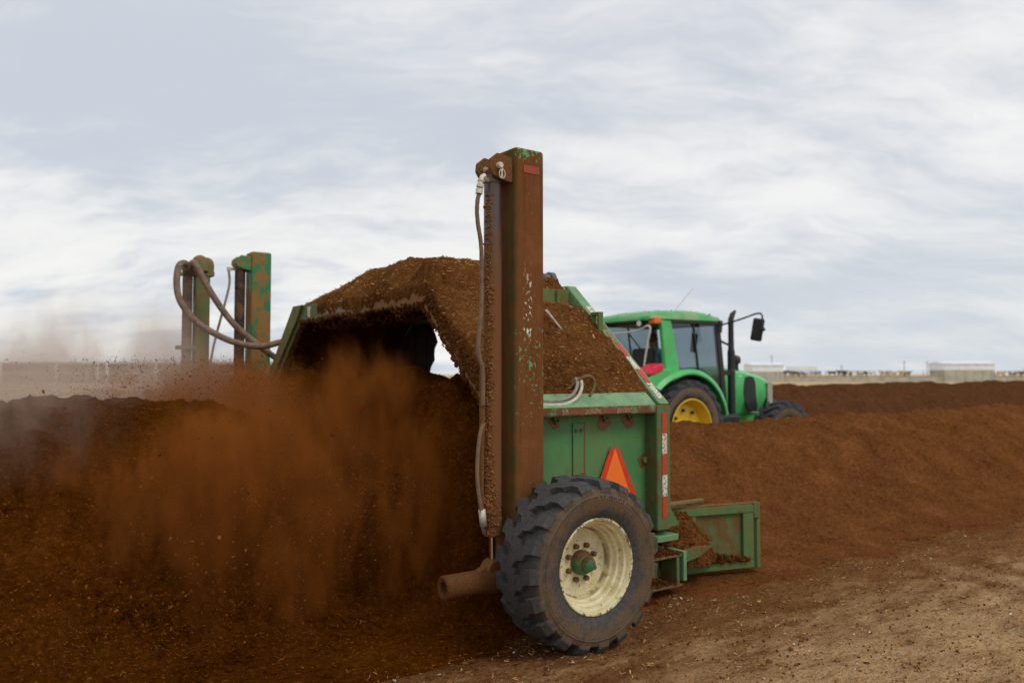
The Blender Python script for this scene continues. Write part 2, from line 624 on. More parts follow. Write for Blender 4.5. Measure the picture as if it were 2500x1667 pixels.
def post_mat():
    m, n = new_mat('post_caked_paint')
    c = n.coord()
    x, y, z = n.sep(c)
    e = n.noise(c, 110, 4, 0.7)
    a = n.noise(c, 7, 6, 0.6)
    f = n.noise(n.mapping(c, scale=(1, 1, 0.7)), 48, 6, 0.66)
    out = n.step(y, -2.575, -2.585)                      # the outboard face
    dirt = n.mix(n.step(e, 0.3, 0.7), (0.135, 0.050, 0.013), (0.205, 0.078, 0.0215))
    dirt = n.mix(n.step(a, 0.4, 0.65), dirt, (0.165, 0.06, 0.0165))
    run = n.noise(n.mapping(c, scale=(1, 1, 0.05)), 38, 4, 0.6)
    dirt = n.mix(n.step(run, 0.5, 0.68, 0.0, 0.55), dirt, (0.10, 0.036, 0.0095))
    dirt = n.mix(n.step(n.noise(n.mapping(c, loc=(2, 8, 3)), 3.2, 6, .7), 0.52, 0.66, 0.0, 0.5), dirt, (0.235, 0.098, 0.033))
    band = n.math('MULTIPLY', n.step(z, 1.15, 1.5), n.step(z, 1.98, 1.82))
    top = n.step(z, 2.82, 2.95)
    k = n.math('ADD', n.math('MULTIPLY', band, 0.085), n.math('MULTIPLY', top, 0.17))
    th = n.math('SUBTRACT', 0.672, k)
    fl = n.step(f, th, n.math('ADD', th, 0.025))
    col = n.mix(n.math('MULTIPLY', fl, out), dirt, (0.10, 0.36, 0.17))
    # what is left of a worn white vertical lettering
    zz = n.math('MULTIPLY', n.step(z, 1.77, 1.86), n.step(z, 2.3, 2.02))
    xx = n.math('MULTIPLY', n.step(x, -0.665, -0.655), n.step(x, -0.595, -0.605))
    wf = n.noise(n.mapping(c, loc=(3, 0, 7), scale=(1.3, 1, 0.75)), 42, 3, 0.6)
    wk = n.math('MULTIPLY', n.math('MULTIPLY', n.math('MULTIPLY', zz, xx), out), n.step(wf, 0.585, 0.61))
    col = n.mix(wk, col, (0.85, 0.82, 0.66))
    bf = n.noise(n.mapping(c, loc=(9, 0, 2)), 34, 3, 0.6)
    bk = n.math('MULTIPLY', n.math('MULTIPLY', zz, out), n.step(bf, 0.64, 0.66))
    col = n.mix(n.math('MULTIPLY', bk, 0.7), col, (0.13, 0.13, 0.16))
    # rear face and its rounded corner keep a film of green paint
    rear = n.math('MULTIPLY', n.step(x, -0.700, -0.716), n.step(y, -2.44, -2.54))
    col = n.mix(n.math('MULTIPLY', rear, n.step(a, 0.35, 0.6, 0.1, 0.6)), col, (0.04, 0.075, 0.017))
    n.surface(col, 0.9, 0, n.bump(e, 0.5, 0.004), 0.2)
    return m


def cyl_mat():
    m, n = new_mat('cylinder_dusty_steel')
    c = n.coord()
    z = n.sep(c)[2]
    e = n.noise(c, 120, 4, 0.7)
    a = n.noise(c, 14, 5, 0.6)
    k = n.step(n.math('ADD', z, n.math('MULTIPLY', n.math('SUBTRACT', a, .5), 0.7)), 2.62, 2.02, 0.12, 0.97)
    k = n.math('MAXIMUM', k, n.step(n.noise(c, 40, 4, .7), 0.62, 0.72))
    dirt = n.mix(n.step(e, 0.3, 0.7), (0.145, 0.057, 0.0175), (0.215, 0.09, 0.029))
    col = n.mix(k, (0.105, 0.088, 0.082), dirt)
    n.surface(col, n.step(k, 0, 1, 0.33, 0.95), n.step(k, 0, 1, 0.55, 0.0), n.bump(n.math('MULTIPLY', e, k), 0.6, 0.005), 0.4)
    return m


M['post'] = post_mat()
M['cyl'] = cyl_mat()


def simple(name, col, rough=0.5, metal=0.0, var=0.25, scale=14, dust=0.0, dustcol=(0.25, 0.13, 0.055), spec=0.5, bump=0.0):
    m, n = new_mat(name)
    c = n.coord()
    a = n.noise(c, scale, 6, 0.65)
    base = n.mix(n.step(a, 0.3, 0.7), tuple(x * (1 - var) for x in col), tuple(min(1, x * (1 + var)) for x in col))
    if dust:
        d = n.noise(n.mapping(c, loc=(4, 9, 2)), scale * 0.6, 7, 0.7)
        th = 0.75 - 0.5 * dust
        k = n.step(d, th - .1, th + .1)
        base = n.mix(n.math('MULTIPLY', k, .85), base, dustcol)
    n.surface(base, rough, metal, n.bump(a, bump, 0.004) if bump else None, spec)
    return m


M['cyl_far'] = simple('far_cylinder', (0.045, 0.035, 0.032), .6, .2, .3, 12, .5, (0.22, 0.115, 0.05))
M['cyl_roof'] = simple('roof_cylinder', (0.09, 0.085, 0.085), .5, .3, .3, 20, .35)
M['rustbrown'] = paint('rusty_caked_steel', (0.10, 0.04, 0.015), dirt=(0.19, 0.075, 0.022), amount=.6, scale=12)
M['arm'] = paint('pivot_arm_paint', (0.05, 0.10, 0.03), dirt=(0.115, 0.039, 0.0085), amount=.8, scale=6, top=.25)  # dirt tone darkened to carry the shadow of the dust cloud
M['chrome'] = simple('bright_rod', (0.62, 0.6, 0.6), 0.15, 1.0, 0.05)
M['galv'] = simple('pale_fitting', (0.62, 0.58, 0.47), 0.5, 0.3, 0.2, 60, 0.2)
M['hose'] = simple('dusty_hose', (0.15, 0.105, 0.07), 0.8, 0, 0.3, 30, 0.5, (0.24, 0.13, 0.065))
M['hose_grey'] = simple('grey_rubber_hose', (0.30, 0.25, 0.20), 0.6, 0, 0.2, 20, 0.25)
M['hose_light'] = simple('pale_worn_hose', (0.55, 0.52, 0.43), 0.5, 0, 0.2, 30, 0.2)
M['bighose'] = simple('big_dusty_hose', (0.17, 0.115, 0.08), 0.85, 0, 0.3, 22, 0.45, (0.27, 0.17, 0.11))
M['nut'] = simple('rusty_nut', (0.16, 0.075, 0.038), 0.7, 0.3, 0.4, 60)
M['black'] = simple('black_plastic', (0.018, 0.019, 0.021), 0.45, 0, 0.2, 10, 0.12)
M['black_matt'] = simple('matt_black_steel', (0.026, 0.027, 0.03), 0.6, 0.2, 0.2, 10, 0.15)
M['trac_green'] = simple('tractor_green', (0.085, 0.53, 0.145), 0.3, 0, 0.1, 3, 0.22, (0.22, 0.30, 0.13))
M['trac_yellow'] = simple('tractor_yellow', (0.80, 0.52, 0.03), 0.4, 0, 0.08, 5, 0.1)
M['white_metal'] = simple('white_sheet', (0.78, 0.78, 0.75), 0.6, 0, 0.05, 0.6)
M['concrete'] = simple('weathered_concrete', (0.46, 0.43, 0.36), 0.9, 0, 0.16, 0.7)
M['orange'] = simple('orange_lens', (0.85, 0.16, 0.012), 0.3, 0, 0.1, 20)
M['red_lens'] = simple('red_lens', (0.75, 0.018, 0.06), 0.25, 0, 0.15, 12)
M['lamp'] = simple('lamp_glass', (0.75, 0.74, 0.68), 0.1, 0, 0.1, 20)
M['smv_orange'] = simple('fluorescent_orange', (1.0, 0.19, 0.014), 0.5, 0, 0.03, 6)
M['smv_red'] = simple('dark_red_border', (0.68, 0.045, 0.010), 0.4, 0, 0.12, 9)
M['skin'] = simple('skin', (0.45, 0.24, 0.16), 0.6, 0, 0.05)
M['shirt'] = simple('light_blue_cloth', (0.22, 0.48, 0.78), 0.9, 0, 0.1)
M['jeans'] = simple('denim', (0.05, 0.09, 0.2), 0.9, 0, 0.15)
M['hair'] = simple('dark_hair', (0.03, 0.02, 0.015), 0.7, 0, 0.2)
M['interior'] = simple('cab_interior', (0.10, 0.10, 0.10), 0.8, 0, 0.2)
M['grille'] = simple('grille_bars', (0.52, 0.47, 0.38), 0.5, 0.2, 0.2, 8, 0.2)
M['pole'] = simple('weathered_pole', (0.24, 0.20, 0.16), 0.9)
M['barn_wall'] = simple('dull_barn_curtain', (0.22, 0.195, 0.16), 0.9, 0, 0.2, 0.3)
M['barn_low'] = simple('pale_barn_wall', (0.36, 0.37, 0.38), 0.9, 0, 0.15, 0.4)
M['white_post'] = simple('white_painted_post', (0.82, 0.80, 0.74), 0.6, 0, 0.06, 3)
M['straw'] = simple('straw_slivers', (0.46, 0.27, 0.115), 0.8, 0, 0.55, 7, spec=0.0)
M['litter'] = simple('compost_crumbs', (0.13, 0.055, 0.02), 0.95, 0, 0.6, 5, spec=0.0)
M['thrown'] = simple('thrown_compost', (0.155, 0.054, 0.013), 0.95, 0, 0.6, 9, spec=0.0)
M['bark'] = simple('dull_bark', (0.16, 0.054, 0.010), 0.95, 0, 0.6, 9, spec=0.0)
M['flap'] = simple('dark_blocking_flap', (0.035, 0.018, 0.009), 0.95, 0, 0.5, 9)
M['cyl_dirt'] = simple('caked_dry_dirt', (0.25, 0.112, 0.040), 0.95, 0, 0.35, 50, spec=0.0)
M['stone'] = simple('pale_pebbles', (0.62, 0.56, 0.48), 0.8, 0, 0.3, 12)


def rubber(name, base=(0.032, 0.033, 0.036), side=(0.12, 0.085, 0.055), radial=0.36, amount=0.5, axis_c=(0, 0, 0)):
    m, n = new_mat(name)
    c = n.coord()
    p = n.vmath('SUBTRACT', c, axis_c)
    x, y, z = n.sep(p)
    r = n.math('SQRT', n.math('ADD', n.math('MULTIPLY', x, x), n.math('MULTIPLY', z, z)))
    a = n.noise(c, 6, 6, 0.65)
    b = n.noise(c, 45, 5, 0.7)
    e = n.noise(c, 160, 3, 0.7)
    # caked mud sits in rings on the sidewall and between the lugs, the lug tops are rubbed clean
    ring = n.math('MULTIPLY', n.step(r, radial - 0.11, radial + 0.02), n.step(r, radial + 0.105, radial + 0.085))
    k = n.math('ADD', n.math('MULTIPLY', a, .5), n.math('ADD', n.math('MULTIPLY', b, .35), n.math('MULTIPLY', ring, 0.22)))
    k = n.step(k, 0.62 - 0.25 * amount, 0.80 - 0.25 * amount)
    rub = n.mix(n.step(b, 0.3, 0.7), tuple(q * .8 for q in base), tuple(q * 1.5 for q in base))
    mud = n.mix(n.step(e, .3, .7), tuple(q * .7 for q in side), tuple(q * 1.5 for q in side))
    top = n.step(r, radial + 0.135, radial + 0.118)
    col = n.mix(n.math('MULTIPLY', n.math('MULTIPLY', k, top), .8), rub, mud)
    n.surface(col, 0.72, 0, n.bump(n.math('ADD', n.math('MULTIPLY', b, .4), e), 0.35, 0.003), 0.4)
    return m


def rim_mat():
    m, n = new_mat('cream_rim_paint')
    c = n.coord()
    a = n.noise(c, 10, 6, 0.65)
    b = n.noise(c, 34, 6, 0.68)
    col = n.mix(n.step(a, 0.35, 0.65), (0.62, 0.53, 0.29), (0.80, 0.73, 0.47))
    col = n.mix(n.math('MULTIPLY', n.step(a, 0.56, 0.72), 0.55), col, (0.36, 0.22, 0.09))
    col = n.mix(n.math('MULTIPLY', n.step(b, 0.615, 0.645), 0.9), col, (0.075, 0.04, 0.022))
    x, y, z = n.sep(c)
    rr = n.math('SQRT', n.math('ADD', n.math('MULTIPLY', x, x), n.math('MULTIPLY', z, z)))
    seam = n.math('MULTIPLY', n.step(rr, .192, .199), n.step(rr, .212, .204))
    lip = n.math('MULTIPLY', n.step(rr, .262, .268), n.step(b, .50, .56))
    col = n.mix(n.math('MULTIPLY', seam, n.step(a, .40, .56, .1, .85)), col, (0.17, 0.09, 0.035))
    col = n.mix(n.math('MULTIPLY', lip, .85), col, (0.13, 0.07, 0.03))
    n.surface(col, 0.5, 0, n.bump(b, .2, 0.003), 0.4)
    return m


M['cream'] = rim_mat()


def tape_mat(name, col, dirt):
    m, n = new_mat(name)
    c = n.coord()
    a = n.noise(c, 70, 5, 0.7)
    k = n.step(a, 0.72 - dirt * .4, 0.78 - dirt * .4)
    n.surface(n.mix(n.math('MULTIPLY', k, .9), col, (0.19, 0.08, 0.03)), 0.5, 0, None, 0.4)
    return m


M['tape_red'] = tape_mat('red_tape', (0.58, 0.045, 0.015), 0.56)
M['tape_white'] = tape_mat('white_tape', (0.76, 0.72, 0.60), 0.58)
M['tape_red_dirty'] = tape_mat('caked_red_tape', (0.26, 0.03, 0.012), 0.76)
M['tape_white_dirty'] = tape_mat('caked_white_tape', (0.36, 0.29, 0.20), 0.77)
M['rust_patch'] = tape_mat('rust_patch', (0.17, 0.068, 0.030), 0.2)
M['sticker_red'] = tape_mat('red_reflector', (0.45, 0.03, 0.012), 0.64)


def glass_mat(name, tint, gloss=0.9):
    m, n = new_mat(name)
    t = n.new('ShaderNodeBsdfTransparent')
    t.inputs[0].default_value = (*tint, 1)
    g = n.new('ShaderNodeBsdfGlossy')
    g.inputs['Color'].default_value = (gloss, gloss, gloss, 1)
    g.inputs['Roughness'].default_value = 0.03
    f = n.new('ShaderNodeLayerWeight')
    f.inputs[0].default_value = 0.5
    mx = n.new('ShaderNodeMixShader')
    n.nt.links.new(n.math('ADD', n.math('MULTIPLY', n.math('POWER', f.outputs['Facing'], 4.0), 0.7), 0.06), mx.inputs[0])
    n.nt.links.new(t.outputs[0], mx.inputs[1])
    n.nt.links.new(g.outputs[0], mx.inputs[2])
    o = n.new('ShaderNodeOutputMaterial')
    n.nt.links.new(mx.outputs[0], o.inputs['Surface'])
    return m


M['glass'] = glass_mat('tinted_glass', (0.80, 0.88, 0.90))
M['glass_dark'] = glass_mat('dark_glass', (0.55, 0.58, 0.60))


def cow_mat(name, hi, lo, th):
    m, n = new_mat(name)
    c = n.coord('Generated')
    a = n.noise(c, 3.2, 2, 0.4)
    n.surface(n.mix(n.step(a, th - .02, th + .02), lo, hi), 0.85, 0, None, 0.2)
    return m


COWS = [cow_mat('black_and_white_hide', (0.72, 0.70, 0.65), (0.014, 0.013, 0.013), 0.52),
        cow_mat('mostly_black_hide', (0.68, 0.66, 0.6), (0.013, 0.012, 0.012), 0.62),
        cow_mat('mostly_white_hide', (0.72, 0.68, 0.6), (0.016, 0.014, 0.013), 0.42),
        cow_mat('tan_hide', (0.62, 0.48, 0.28), (0.3, 0.2, 0.1), 0.42)]


# ================================================================== GROUND
def spaced(lo, hi, a, b, fine, far):
    """coordinates: fine between a and b, growing outside"""
    mid = list(np.arange(a, b, fine))
    out, s, x = [], fine, b
    while x < hi:
        out.append(x)
        s = min(s * 1.18, far)
        x += s
    out.append(hi)
    pre, s, x = [], fine, a
    while x > lo:
        s = min(s * 1.18, far)
        x -= s
        pre.append(max(x, lo))
    return np.array(sorted(set(pre + mid + out)))


def ground():
    xs = spaced(-3000, 3000, -4.5, 8.5, 0.05, 260)
    ys = spaced(-400, 4000, 1.6, 12, 0.05, 260)
    X, Y = np.meshgrid(xs, ys, indexing='ij')
    near = sstep(60, 20, np.hypot(X, Y))
    U = X * CU + Y * SU
    V = -X * SU + Y * CU
    Z = near * (0.012 * fbm(U * 0.9, V * 1.6, 0, 3) + 0.014 * fbm(U * 3.1, V * 5.2, 2, 4, 0.6) + 0.006 * fbm(U * 14, V * 17, 2, 2))
    g = grid_obj('ground', np.stack((X, Y, Z), -1), M['ground'])
    tag(g, 'bare tan and brown yard ground strewn with compost litter', 'ground', kind='structure')


ground()


# ================================================================== WINDROWS
def windrow(name, us, vs, hfun, mat, lump, label, cat='compost pile', amp2=0.02):
    U, V = np.meshgrid(us, vs, indexing='ij')
    h = hfun(U, V)
    k = sstep(0.02, 0.25, h)
    Z = h + k * (lump * fbm(U * 1.3, V * 1.6, 3, 3) + amp2 * 1.6 * fbm(U * 4.5, V * 5, 7, 3, .6) + amp2 * fbm(U * 15, V * 15, 1, 3, 0.65))
    Z = np.where(h > 0.002, Z, -0.05)
    J = 0.5 * amp2 * k
    U2 = U + J * fbm(U * 9, V * 9, 20, 2)
    V2 = V + J * 1.5 * fbm(U * 9, V * 9, 31, 2)
    o = grid_obj(name, Wn(U2, V2, Z), mat)
    tag(o, label, cat)
    return o, U, V, Z


def ahead_h(U, V):
    s = np.abs(V - VC - 0.10 * vnoise(U * 0.45, 3.0))
    H = 1.015 - 0.0 * sstep(6, 16, U) + 0.03 * vnoise(U * 0.5, 8.0)
    H = H * (0.25 + 0.75 * sstep(3.3, 4.6, U))
    prof = np.interp(s, [0, .3, .7, 1.2, 1.6, 1.95, 2.3, 2.6], [1, .96, .80, .46, .20, .07, .015, 0])
    return H * prof


us = np.concatenate((np.arange(3.2, 14, 0.035), np.arange(14, 22, 0.08), np.arange(22, 60, 0.4)))
_, AU, AV, AZ = windrow('compost_windrow', us, np.arange(VC - 2.7, VC + 2.7, 0.04), ahead_h, M['compost'], 0.045,
        'long rounded windrow of brown compost ahead of the turner, right beside the green tractor', amp2=0.022)


def behind_h(U, V):
    s = np.abs(V - VC - 0.12 * vnoise(U * 0.6, 5.0))
    H = 1.40 + 0.05 * vnoise(U * 0.7, 2.0) - 0.35 * sstep(1.6, 2.6, U)
    a = H * np.interp(s, [0, .35, .8, 1.3, 1.7, 2.0, 2.3, 2.6], [1, .96, .74, .38, .14, .06, .02, 0])
    # inside the mouth the drum throws it up against both walls
    s2 = np.abs(V - VC)
    b = (1.58 + .09 * vnoise(V * 2.1, U * 2.0, 3.0)) * np.interp(s2, [0, .6, 1.2, 1.6, 1.95, 2.15, 2.3, 2.5], [.94, .95, 1, .98, .80, .45, .12, 0])
    k = sstep(2.25, 2.95, U)
    return (a * (1 - k) + b * k) * (1 - .5 * sstep(3.6, 4.1, U))


us = np.concatenate((np.arange(-14, -2, 0.12), np.arange(-2, 4.1, 0.028)))
_, BU, BV, BZ = windrow('turned_windrow', us, np.arange(VC - 3.0, VC + 3.0, 0.03), behind_h, M['compost_wet'], 0.05,
        'freshly turned steep dark brown compost windrow behind the turner, under the dust', amp2=0.022)


def far_h(v0, hw, H0):
    def f(U, V):
        s = np.abs(V - v0) / hw
        H = H0 + 0.06 * vnoise(U * 0.22, v0)
        return H * np.interp(s, [0, .2, .5, .8, 1.0], [1, .95, .62, .2, 0])
    return f


far_row, *_ = windrow('compost_windrow', np.arange(2, 140, 0.35), np.arange(13.4, 18.7, 0.22), far_h(16, 2.3, 1.27), M['compost_far'], 0.06,
        'distant dark windrow of compost running beyond the tractor towards the sheds', amp2=0.03)


# ================================================================== WINDROW TURNER
O = (3.5, VC, 0.0)
T = empty('windrow_turner', W(O[0], O[1]), TH)
tag(T, 'green tow-behind compost windrow turner caked in brown compost straddling the pile', 'compost turner')


def part(name, bm, mat, parent=None, smooth=False, bevel=0.0, seg=2):
    return obj(name, bm, mat, parent or T, smooth, bevel, O, seg)


def bmn():
    return bmesh.new()


NEAR = [(4.1, 0.42), (4.1, 1.37), (5.22, 2.27)]        # near wall, near slope
ROOF_Z = 2.27
VF = 2 * VC                                            # mirror


def hood():
    # shell: slopes and roof, 30 mm plate
    sec_o = [(4.2, 1.42), (5.22, ROOF_Z), (7.85, ROOF_Z), (8.72, 1.40), (8.8, 1.37), (8.8, 0.42)]
    sec_i = [(8.77, 0.42), (8.77, 1.35), (8.70, 1.36), (7.835, ROOF_Z - .03), (5.235, ROOF_Z - .03), (4.2, 1.375)]
    bm = bmn()
    prism(bm, sec_o + sec_i, 'x', 3.0, 4.25)
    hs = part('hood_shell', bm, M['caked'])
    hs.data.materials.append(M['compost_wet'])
    for p in hs.data.polygons:                          # inside: wet compost, its dark tone also standing in for tunnel shade
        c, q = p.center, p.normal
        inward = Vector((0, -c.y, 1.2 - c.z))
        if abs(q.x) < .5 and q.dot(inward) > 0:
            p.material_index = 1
    # rear arch beam: a flat-faced frame round the rear mouth
    out = [(4.1, 0.36), (4.1, 1.40), (5.20, 2.285), (7.87, 2.285), (8.82, 1.40), (8.82, 0.36)]
    inn = [(8.70, 0.36), (8.70, 1.345), (7.815, 2.12), (5.29, 2.12), (4.36, 1.30), (4.30, 1.2), (4.30, 0.36)]
    bm = bmn()
    prism(bm, out + inn, 'x', 2.935, 2.999)
    part('rear_arch', bm, M['arch'], bevel=0.008)
    # gusset plate on the far shoulder of the arch
    bm = bmn()
    prism(bm, [(7.72, 2.287), (7.95, 2.287), (8.66, 1.62), (8.60, 1.52), (7.86, 2.13)], 'x', 2.905, 2.934)
    part('shoulder_gusset', bm, M['olive'], bevel=0.004)
    # worn decal left on the arch
    bm = bmn()
    prism(bm, [(6.62, 2.155), (6.62, 2.262), (7.22, 2.262), (7.22, 2.155)], 'x', 2.931, 2.9345)
    part('worn_decal', bm, M['tape_white_dirty'])
    bm = bmn()
    prism(bm, [(7.55, 2.15), (7.53, 2.262), (7.62, 2.262), (7.60, 2.16)], 'x', 2.931, 2.9345)
    part('worn_decal', bm, M['tape_white'])
    # front arch, proud of the shell
    out = [(4.1, 1.375), (5.165, 2.335), (7.90, 2.335), (8.82, 1.40), (8.82, 0.45)]
    inn = [(8.68, 0.45), (8.68, 1.33), (7.84, 2.10), (5.26, 2.10), (4.32, 1.33)]
    bm = bmn()
    prism(bm, out + inn, 'x', 4.25, 4.352)
    part('front_arch', bm, M['green_pale'], bevel=0.012)
    # vertical ridge plate where slope meets roof
    bm = bmn()
    box(bm, 3.45, 4.249, 5.13, 5.155, 2.12, 2.295)
    part('ridge_plate', bm, M['green'], bevel=0.004)
    bm = bmn()
    box(bm, 4.10, 4.125, 5.105, 5.129, 2.12, 2.285)
    part('plate_rib', bm, M['green'], bevel=0.003)


hood()


def side_wall():
    # recessed door panel
    bm = bmn()
    box(bm, 3.0, 4.214, 4.222, 4.25, 0.45, 1.31)
    pnl = part('side_panel', bm, M['green_panel'])
    # vertical corner channel
    bm = bmn()
    prism(bm, [(4.215, 4.1), (4.352, 4.1), (4.352, 4.26), (4.215, 4.26)], 'z', 0.46, 1.373)
    part('corner_channel', bm, M['green_dirty_light'], bevel=0.014)
    # header: face and sloped lip
    bm = bmn()
    prism(bm, [(4.1, 1.31), (4.1, 1.372), (4.205, 1.46), (4.25, 1.46), (4.25, 1.31)], 'x', 3.0, 4.214)
    part('header_beam', bm, M['header'], bevel=0.012)
    # bottom rail
    bm = bmn()
    box(bm, 3.0, 4.214, 4.12, 4.26, 0.36, 0.45)
    part('bottom_rail', bm, M['green_dirty'], bevel=0.01)
    # narrow inspection cover and its bolts
    bm = bmn()
    box(bm, 3.517, 3.612, 4.211, 4.2215, 0.62, 1.255)
    cov = part('inspection_cover', bm, M['green_panel'], bevel=0.003)
    for u, z in ((3.545, 1.205), (3.59, 1.205), (3.55, 0.885), (3.595, 0.885)):
        bm = bmn()
        lathe(bm, [(4.198, 0.0), (4.198, 0.010), (4.2105, 0.011)], (u, 0, z), 'y', 10)
        part('bolt', bm, M['green_dirty'], cov)
    # rubbed rust beside the cover
    bm = bmn()
    prism(bm, [(3.618, 0.80), (3.616, 1.26), (3.634, 1.262), (3.63, 1.0), (3.638, 0.82)], 'y', 4.218, 4.2215)
    part('rust_streak', bm, M['rust_patch'])
    for u, z, r in ((3.367, 1.275, 0.048), (3.81, 1.262, 0.062), (4.049, 1.268, 0.062), (4.19, 0.965, 0.05), (3.595, 0.885, 0.034)):
        bm = bmn()
        vs = [bm.verts.new((u + r * (1 + .22 * math.sin(3 * t + u * 9)) * math.cos(t) if u + r * math.cos(t) < 4.21 else 4.212, 4.2185 if u != 3.595 else 4.2085, min(1.308, z - .005 + r * .9 * (1 + .2 * math.cos(2 * t + u)) * math.sin(t)))) for t in np.linspace(0, 2 * math.pi, 22)[:-1]]
        f = bm.faces.new(vs)
        ex = bmesh.ops.extrude_face_region(bm, geom=[f])
        bmesh.ops.translate(bm, verts=[v for v in ex['geom'] if isinstance(v, bmesh.types.BMVert)], vec=(0, 0.002, 0))
        part('rust_patch', bm, M['rust_patch'])
    for u in (3.367, 3.81, 4.049):
        bm = bmn()
        prism(bm, [(u - .034, 1.308), (u + .034, 1.308), (u + .022, 1.262), (u - .006, 1.256)], 'y', 4.196, 4.2175)
        tb = part('hold_down_tab', bm, M['green'], bevel=0.003)
        bm = bmn()
        lathe(bm, [(4.184, 0.0), (4.184, 0.009), (4.1955, 0.010)], (u + .006, 0, 1.28), 'y', 10)
        part('bolt', bm, M['nut'], tb)
    bm = bmn()
    prism(bm, [(4.212, 0.94), (4.212, 0.995), (4.18, 0.985), (4.172, 0.965), (4.18, 0.948)], 'y', 4.196, 4.2175)
    part('hold_down_tab', bm, M['green'], bevel=0.003)
    # reflective tape down the corner channel
    z = 1.315
    for i, (c, L) in enumerate((('tape_red', .155), ('tape_white', .15), ('tape_red', .15), ('tape_white', .155), ('tape_red', .155))):
        bm = bmn()
        box(bm, 4.262, 4.312, 4.096, 4.0985, z - L + .002, z)
        part('reflective_tape', bm, M[c])
        z -= L
    # caked tape along the header face
    u = 3.33
    for i, (c, L) in enumerate((('tape_white_dirty', .06), ('tape_red_dirty', .14), ('tape_white_dirty', .15), ('tape_red_dirty', .14), ('tape_white_dirty', .15))):
        bm = bmn()
        box(bm, u, u + L - .003, 4.0965, 4.0985, 1.322, 1.358)
        part('reflective_tape', bm, M[c])
        u += L
    # tape up the sloping edge of the front arch
    a, b = Vector((4.1, 1.375)), Vector((5.165, 2.335))
    d = (b - a).normalized()
    nrm = Vector((-d.y, d.x))
    t = 0.06
    for i, (c, L) in enumerate((('tape_white', .17), ('tape_red', .15), ('tape_white', .15), ('tape_red', .16), ('tape_white_dirty', .15), ('tape_red_dirty', .14), ('tape_white', .14))):
        p, q = a + d * t, a + d * (t + L - .004)
        bm = bmn()
        prism(bm, [tuple(p + nrm * .0005), tuple(q + nrm * .0005), tuple(q + nrm * .003), tuple(p + nrm * .003)], 'x', 4.275, 4.325)
        part('reflective_tape', bm, M[c])
        t += L + (0.0 if i < 4 else .02)
    # slow-vehicle triangle
    cu, z0 = 3.895, 0.70
    P = lambda x, y: (cu + x, z0 + y)
    ou = [P(-.205, .03), P(-.178, 0), P(.178, 0), P(.205, .03), P(.037, .372), P(-.037, .372)]
    bm = bmn()
    prism(bm, ou, 'y', 4.203, 4.207)
    sv = part('slow_vehicle_sign', bm, M['smv_red'])
    bm = bmn()
    prism(bm, [P(-.158, .003), P(.158, .003), P(0, .366)], 'y', 4.1995, 4.2025)
    part('orange_triangle', bm, M['smv_orange'], sv)
    # stand-off that carries the sign
    bm = bmn()
    box(bm, cu - .05, cu + .05, 4.2075, 4.2215, .78, .9)
    part('sign_bracket', bm, M['black_matt'], sv)


M['green_dirty_light'] = paint('channel_paint', (0.075, 0.20, 0.075), amount=0.47, scale=5, zgrad=(0.85, 0.6, 0.0))
M['header'] = paint('header_paint', (0.17, 0.31, 0.15), dirt=(0.15, 0.06, 0.02), amount=0.56, scale=9, top=-0.28, soft=0.05)
side_wall()


def tower(u0, v0, mat, z1, rear=-1):
    w = 0.222
    bm = bmn()
    box(bm, u0, u0 + w, v0, v0 + 0.23, 0.3, z1)
    return part('tower_post', bm, mat, bevel=0.022, seg=4)


# ---- near post with its cylinder
np_ = tower(2.778, 3.86, M['post'], 2.968)
bm = bmn()
box(bm, 2.838, 2.958, 3.8565, 3.8592, 2.815, 2.862)
part('red_reflector', bm, M['sticker_red'], np_)


def bracket(v_a, v_b, u1, zc, mat, big=True):
    prof = [(u1, zc - .085), (u1, zc + .07), (u1 - .11, zc + .085), (u1 - .165, zc + .04), (u1 - .17, zc - .01), (u1 - .14, zc - .055), (u1 - .06, zc - .075)]
    b = None
    for v in (v_a, v_b):
        bm = bmn()
        prism(bm, prof, 'y', v, v + .022)
        b = part('cylinder_bracket', bm, mat, bevel=0.006)
    return b


bracket(3.885, 4.025, 2.7775, 2.83, M['caked'])
bm = bmn()
lathe(bm, [(3.855, 0.0), (3.855, 0.016), (3.866, 0.02), (3.884, 0.02), (4.06, 0.02), (4.06, 0)], (2.672, 0, 2.836), 'y', 16)
pin = part('clevis_pin', bm, M['galv'], smooth=30)
bm = bmn()
ringp = [(2.687 + .021 * math.sin(t), 3.868, 2.785 - .030 * math.cos(t)) for t in np.linspace(.3, 2 * math.pi - .3, 16)]
tube(bm, [(2.676, 3.868, 2.825)] + ringp + [(2.69, 3.868, 2.822)], 0.0035, 6)
part('linch_pin_ring', bm, M['galv'], pin, smooth=True)

CUX, CVX = 2.688, 3.97
bm = bmn()
lathe(bm, [(0.63, 0.0), (0.63, 0.048), (0.64, 0.056), (0.74, 0.058), (0.745, 0.054), (2.74, 0.054), (2.745, 0.058), (2.79, 0.058), (2.80, 0.03), (2.80, 0)], (CUX, CVX, 0), 'z', 32)
cylo = part('hydraulic_cylinder', bm, M['cyl'], smooth=30)
bm = bmn()
box(bm, CUX - .035, CUX + .035, CVX - .032, CVX + .032, 2.79, 2.87)
part('cylinder_eye', bm, M['caked'], cylo, bevel=.02, seg=3)
bm = bmn()
lathe(bm, [(0.45, 0.0), (0.45, 0.022), (0.635, 0.022), (0.635, 0)], (CUX, CVX, 0), 'z', 20)
part('piston_rod', bm, M['chrome'], cylo, smooth=30)
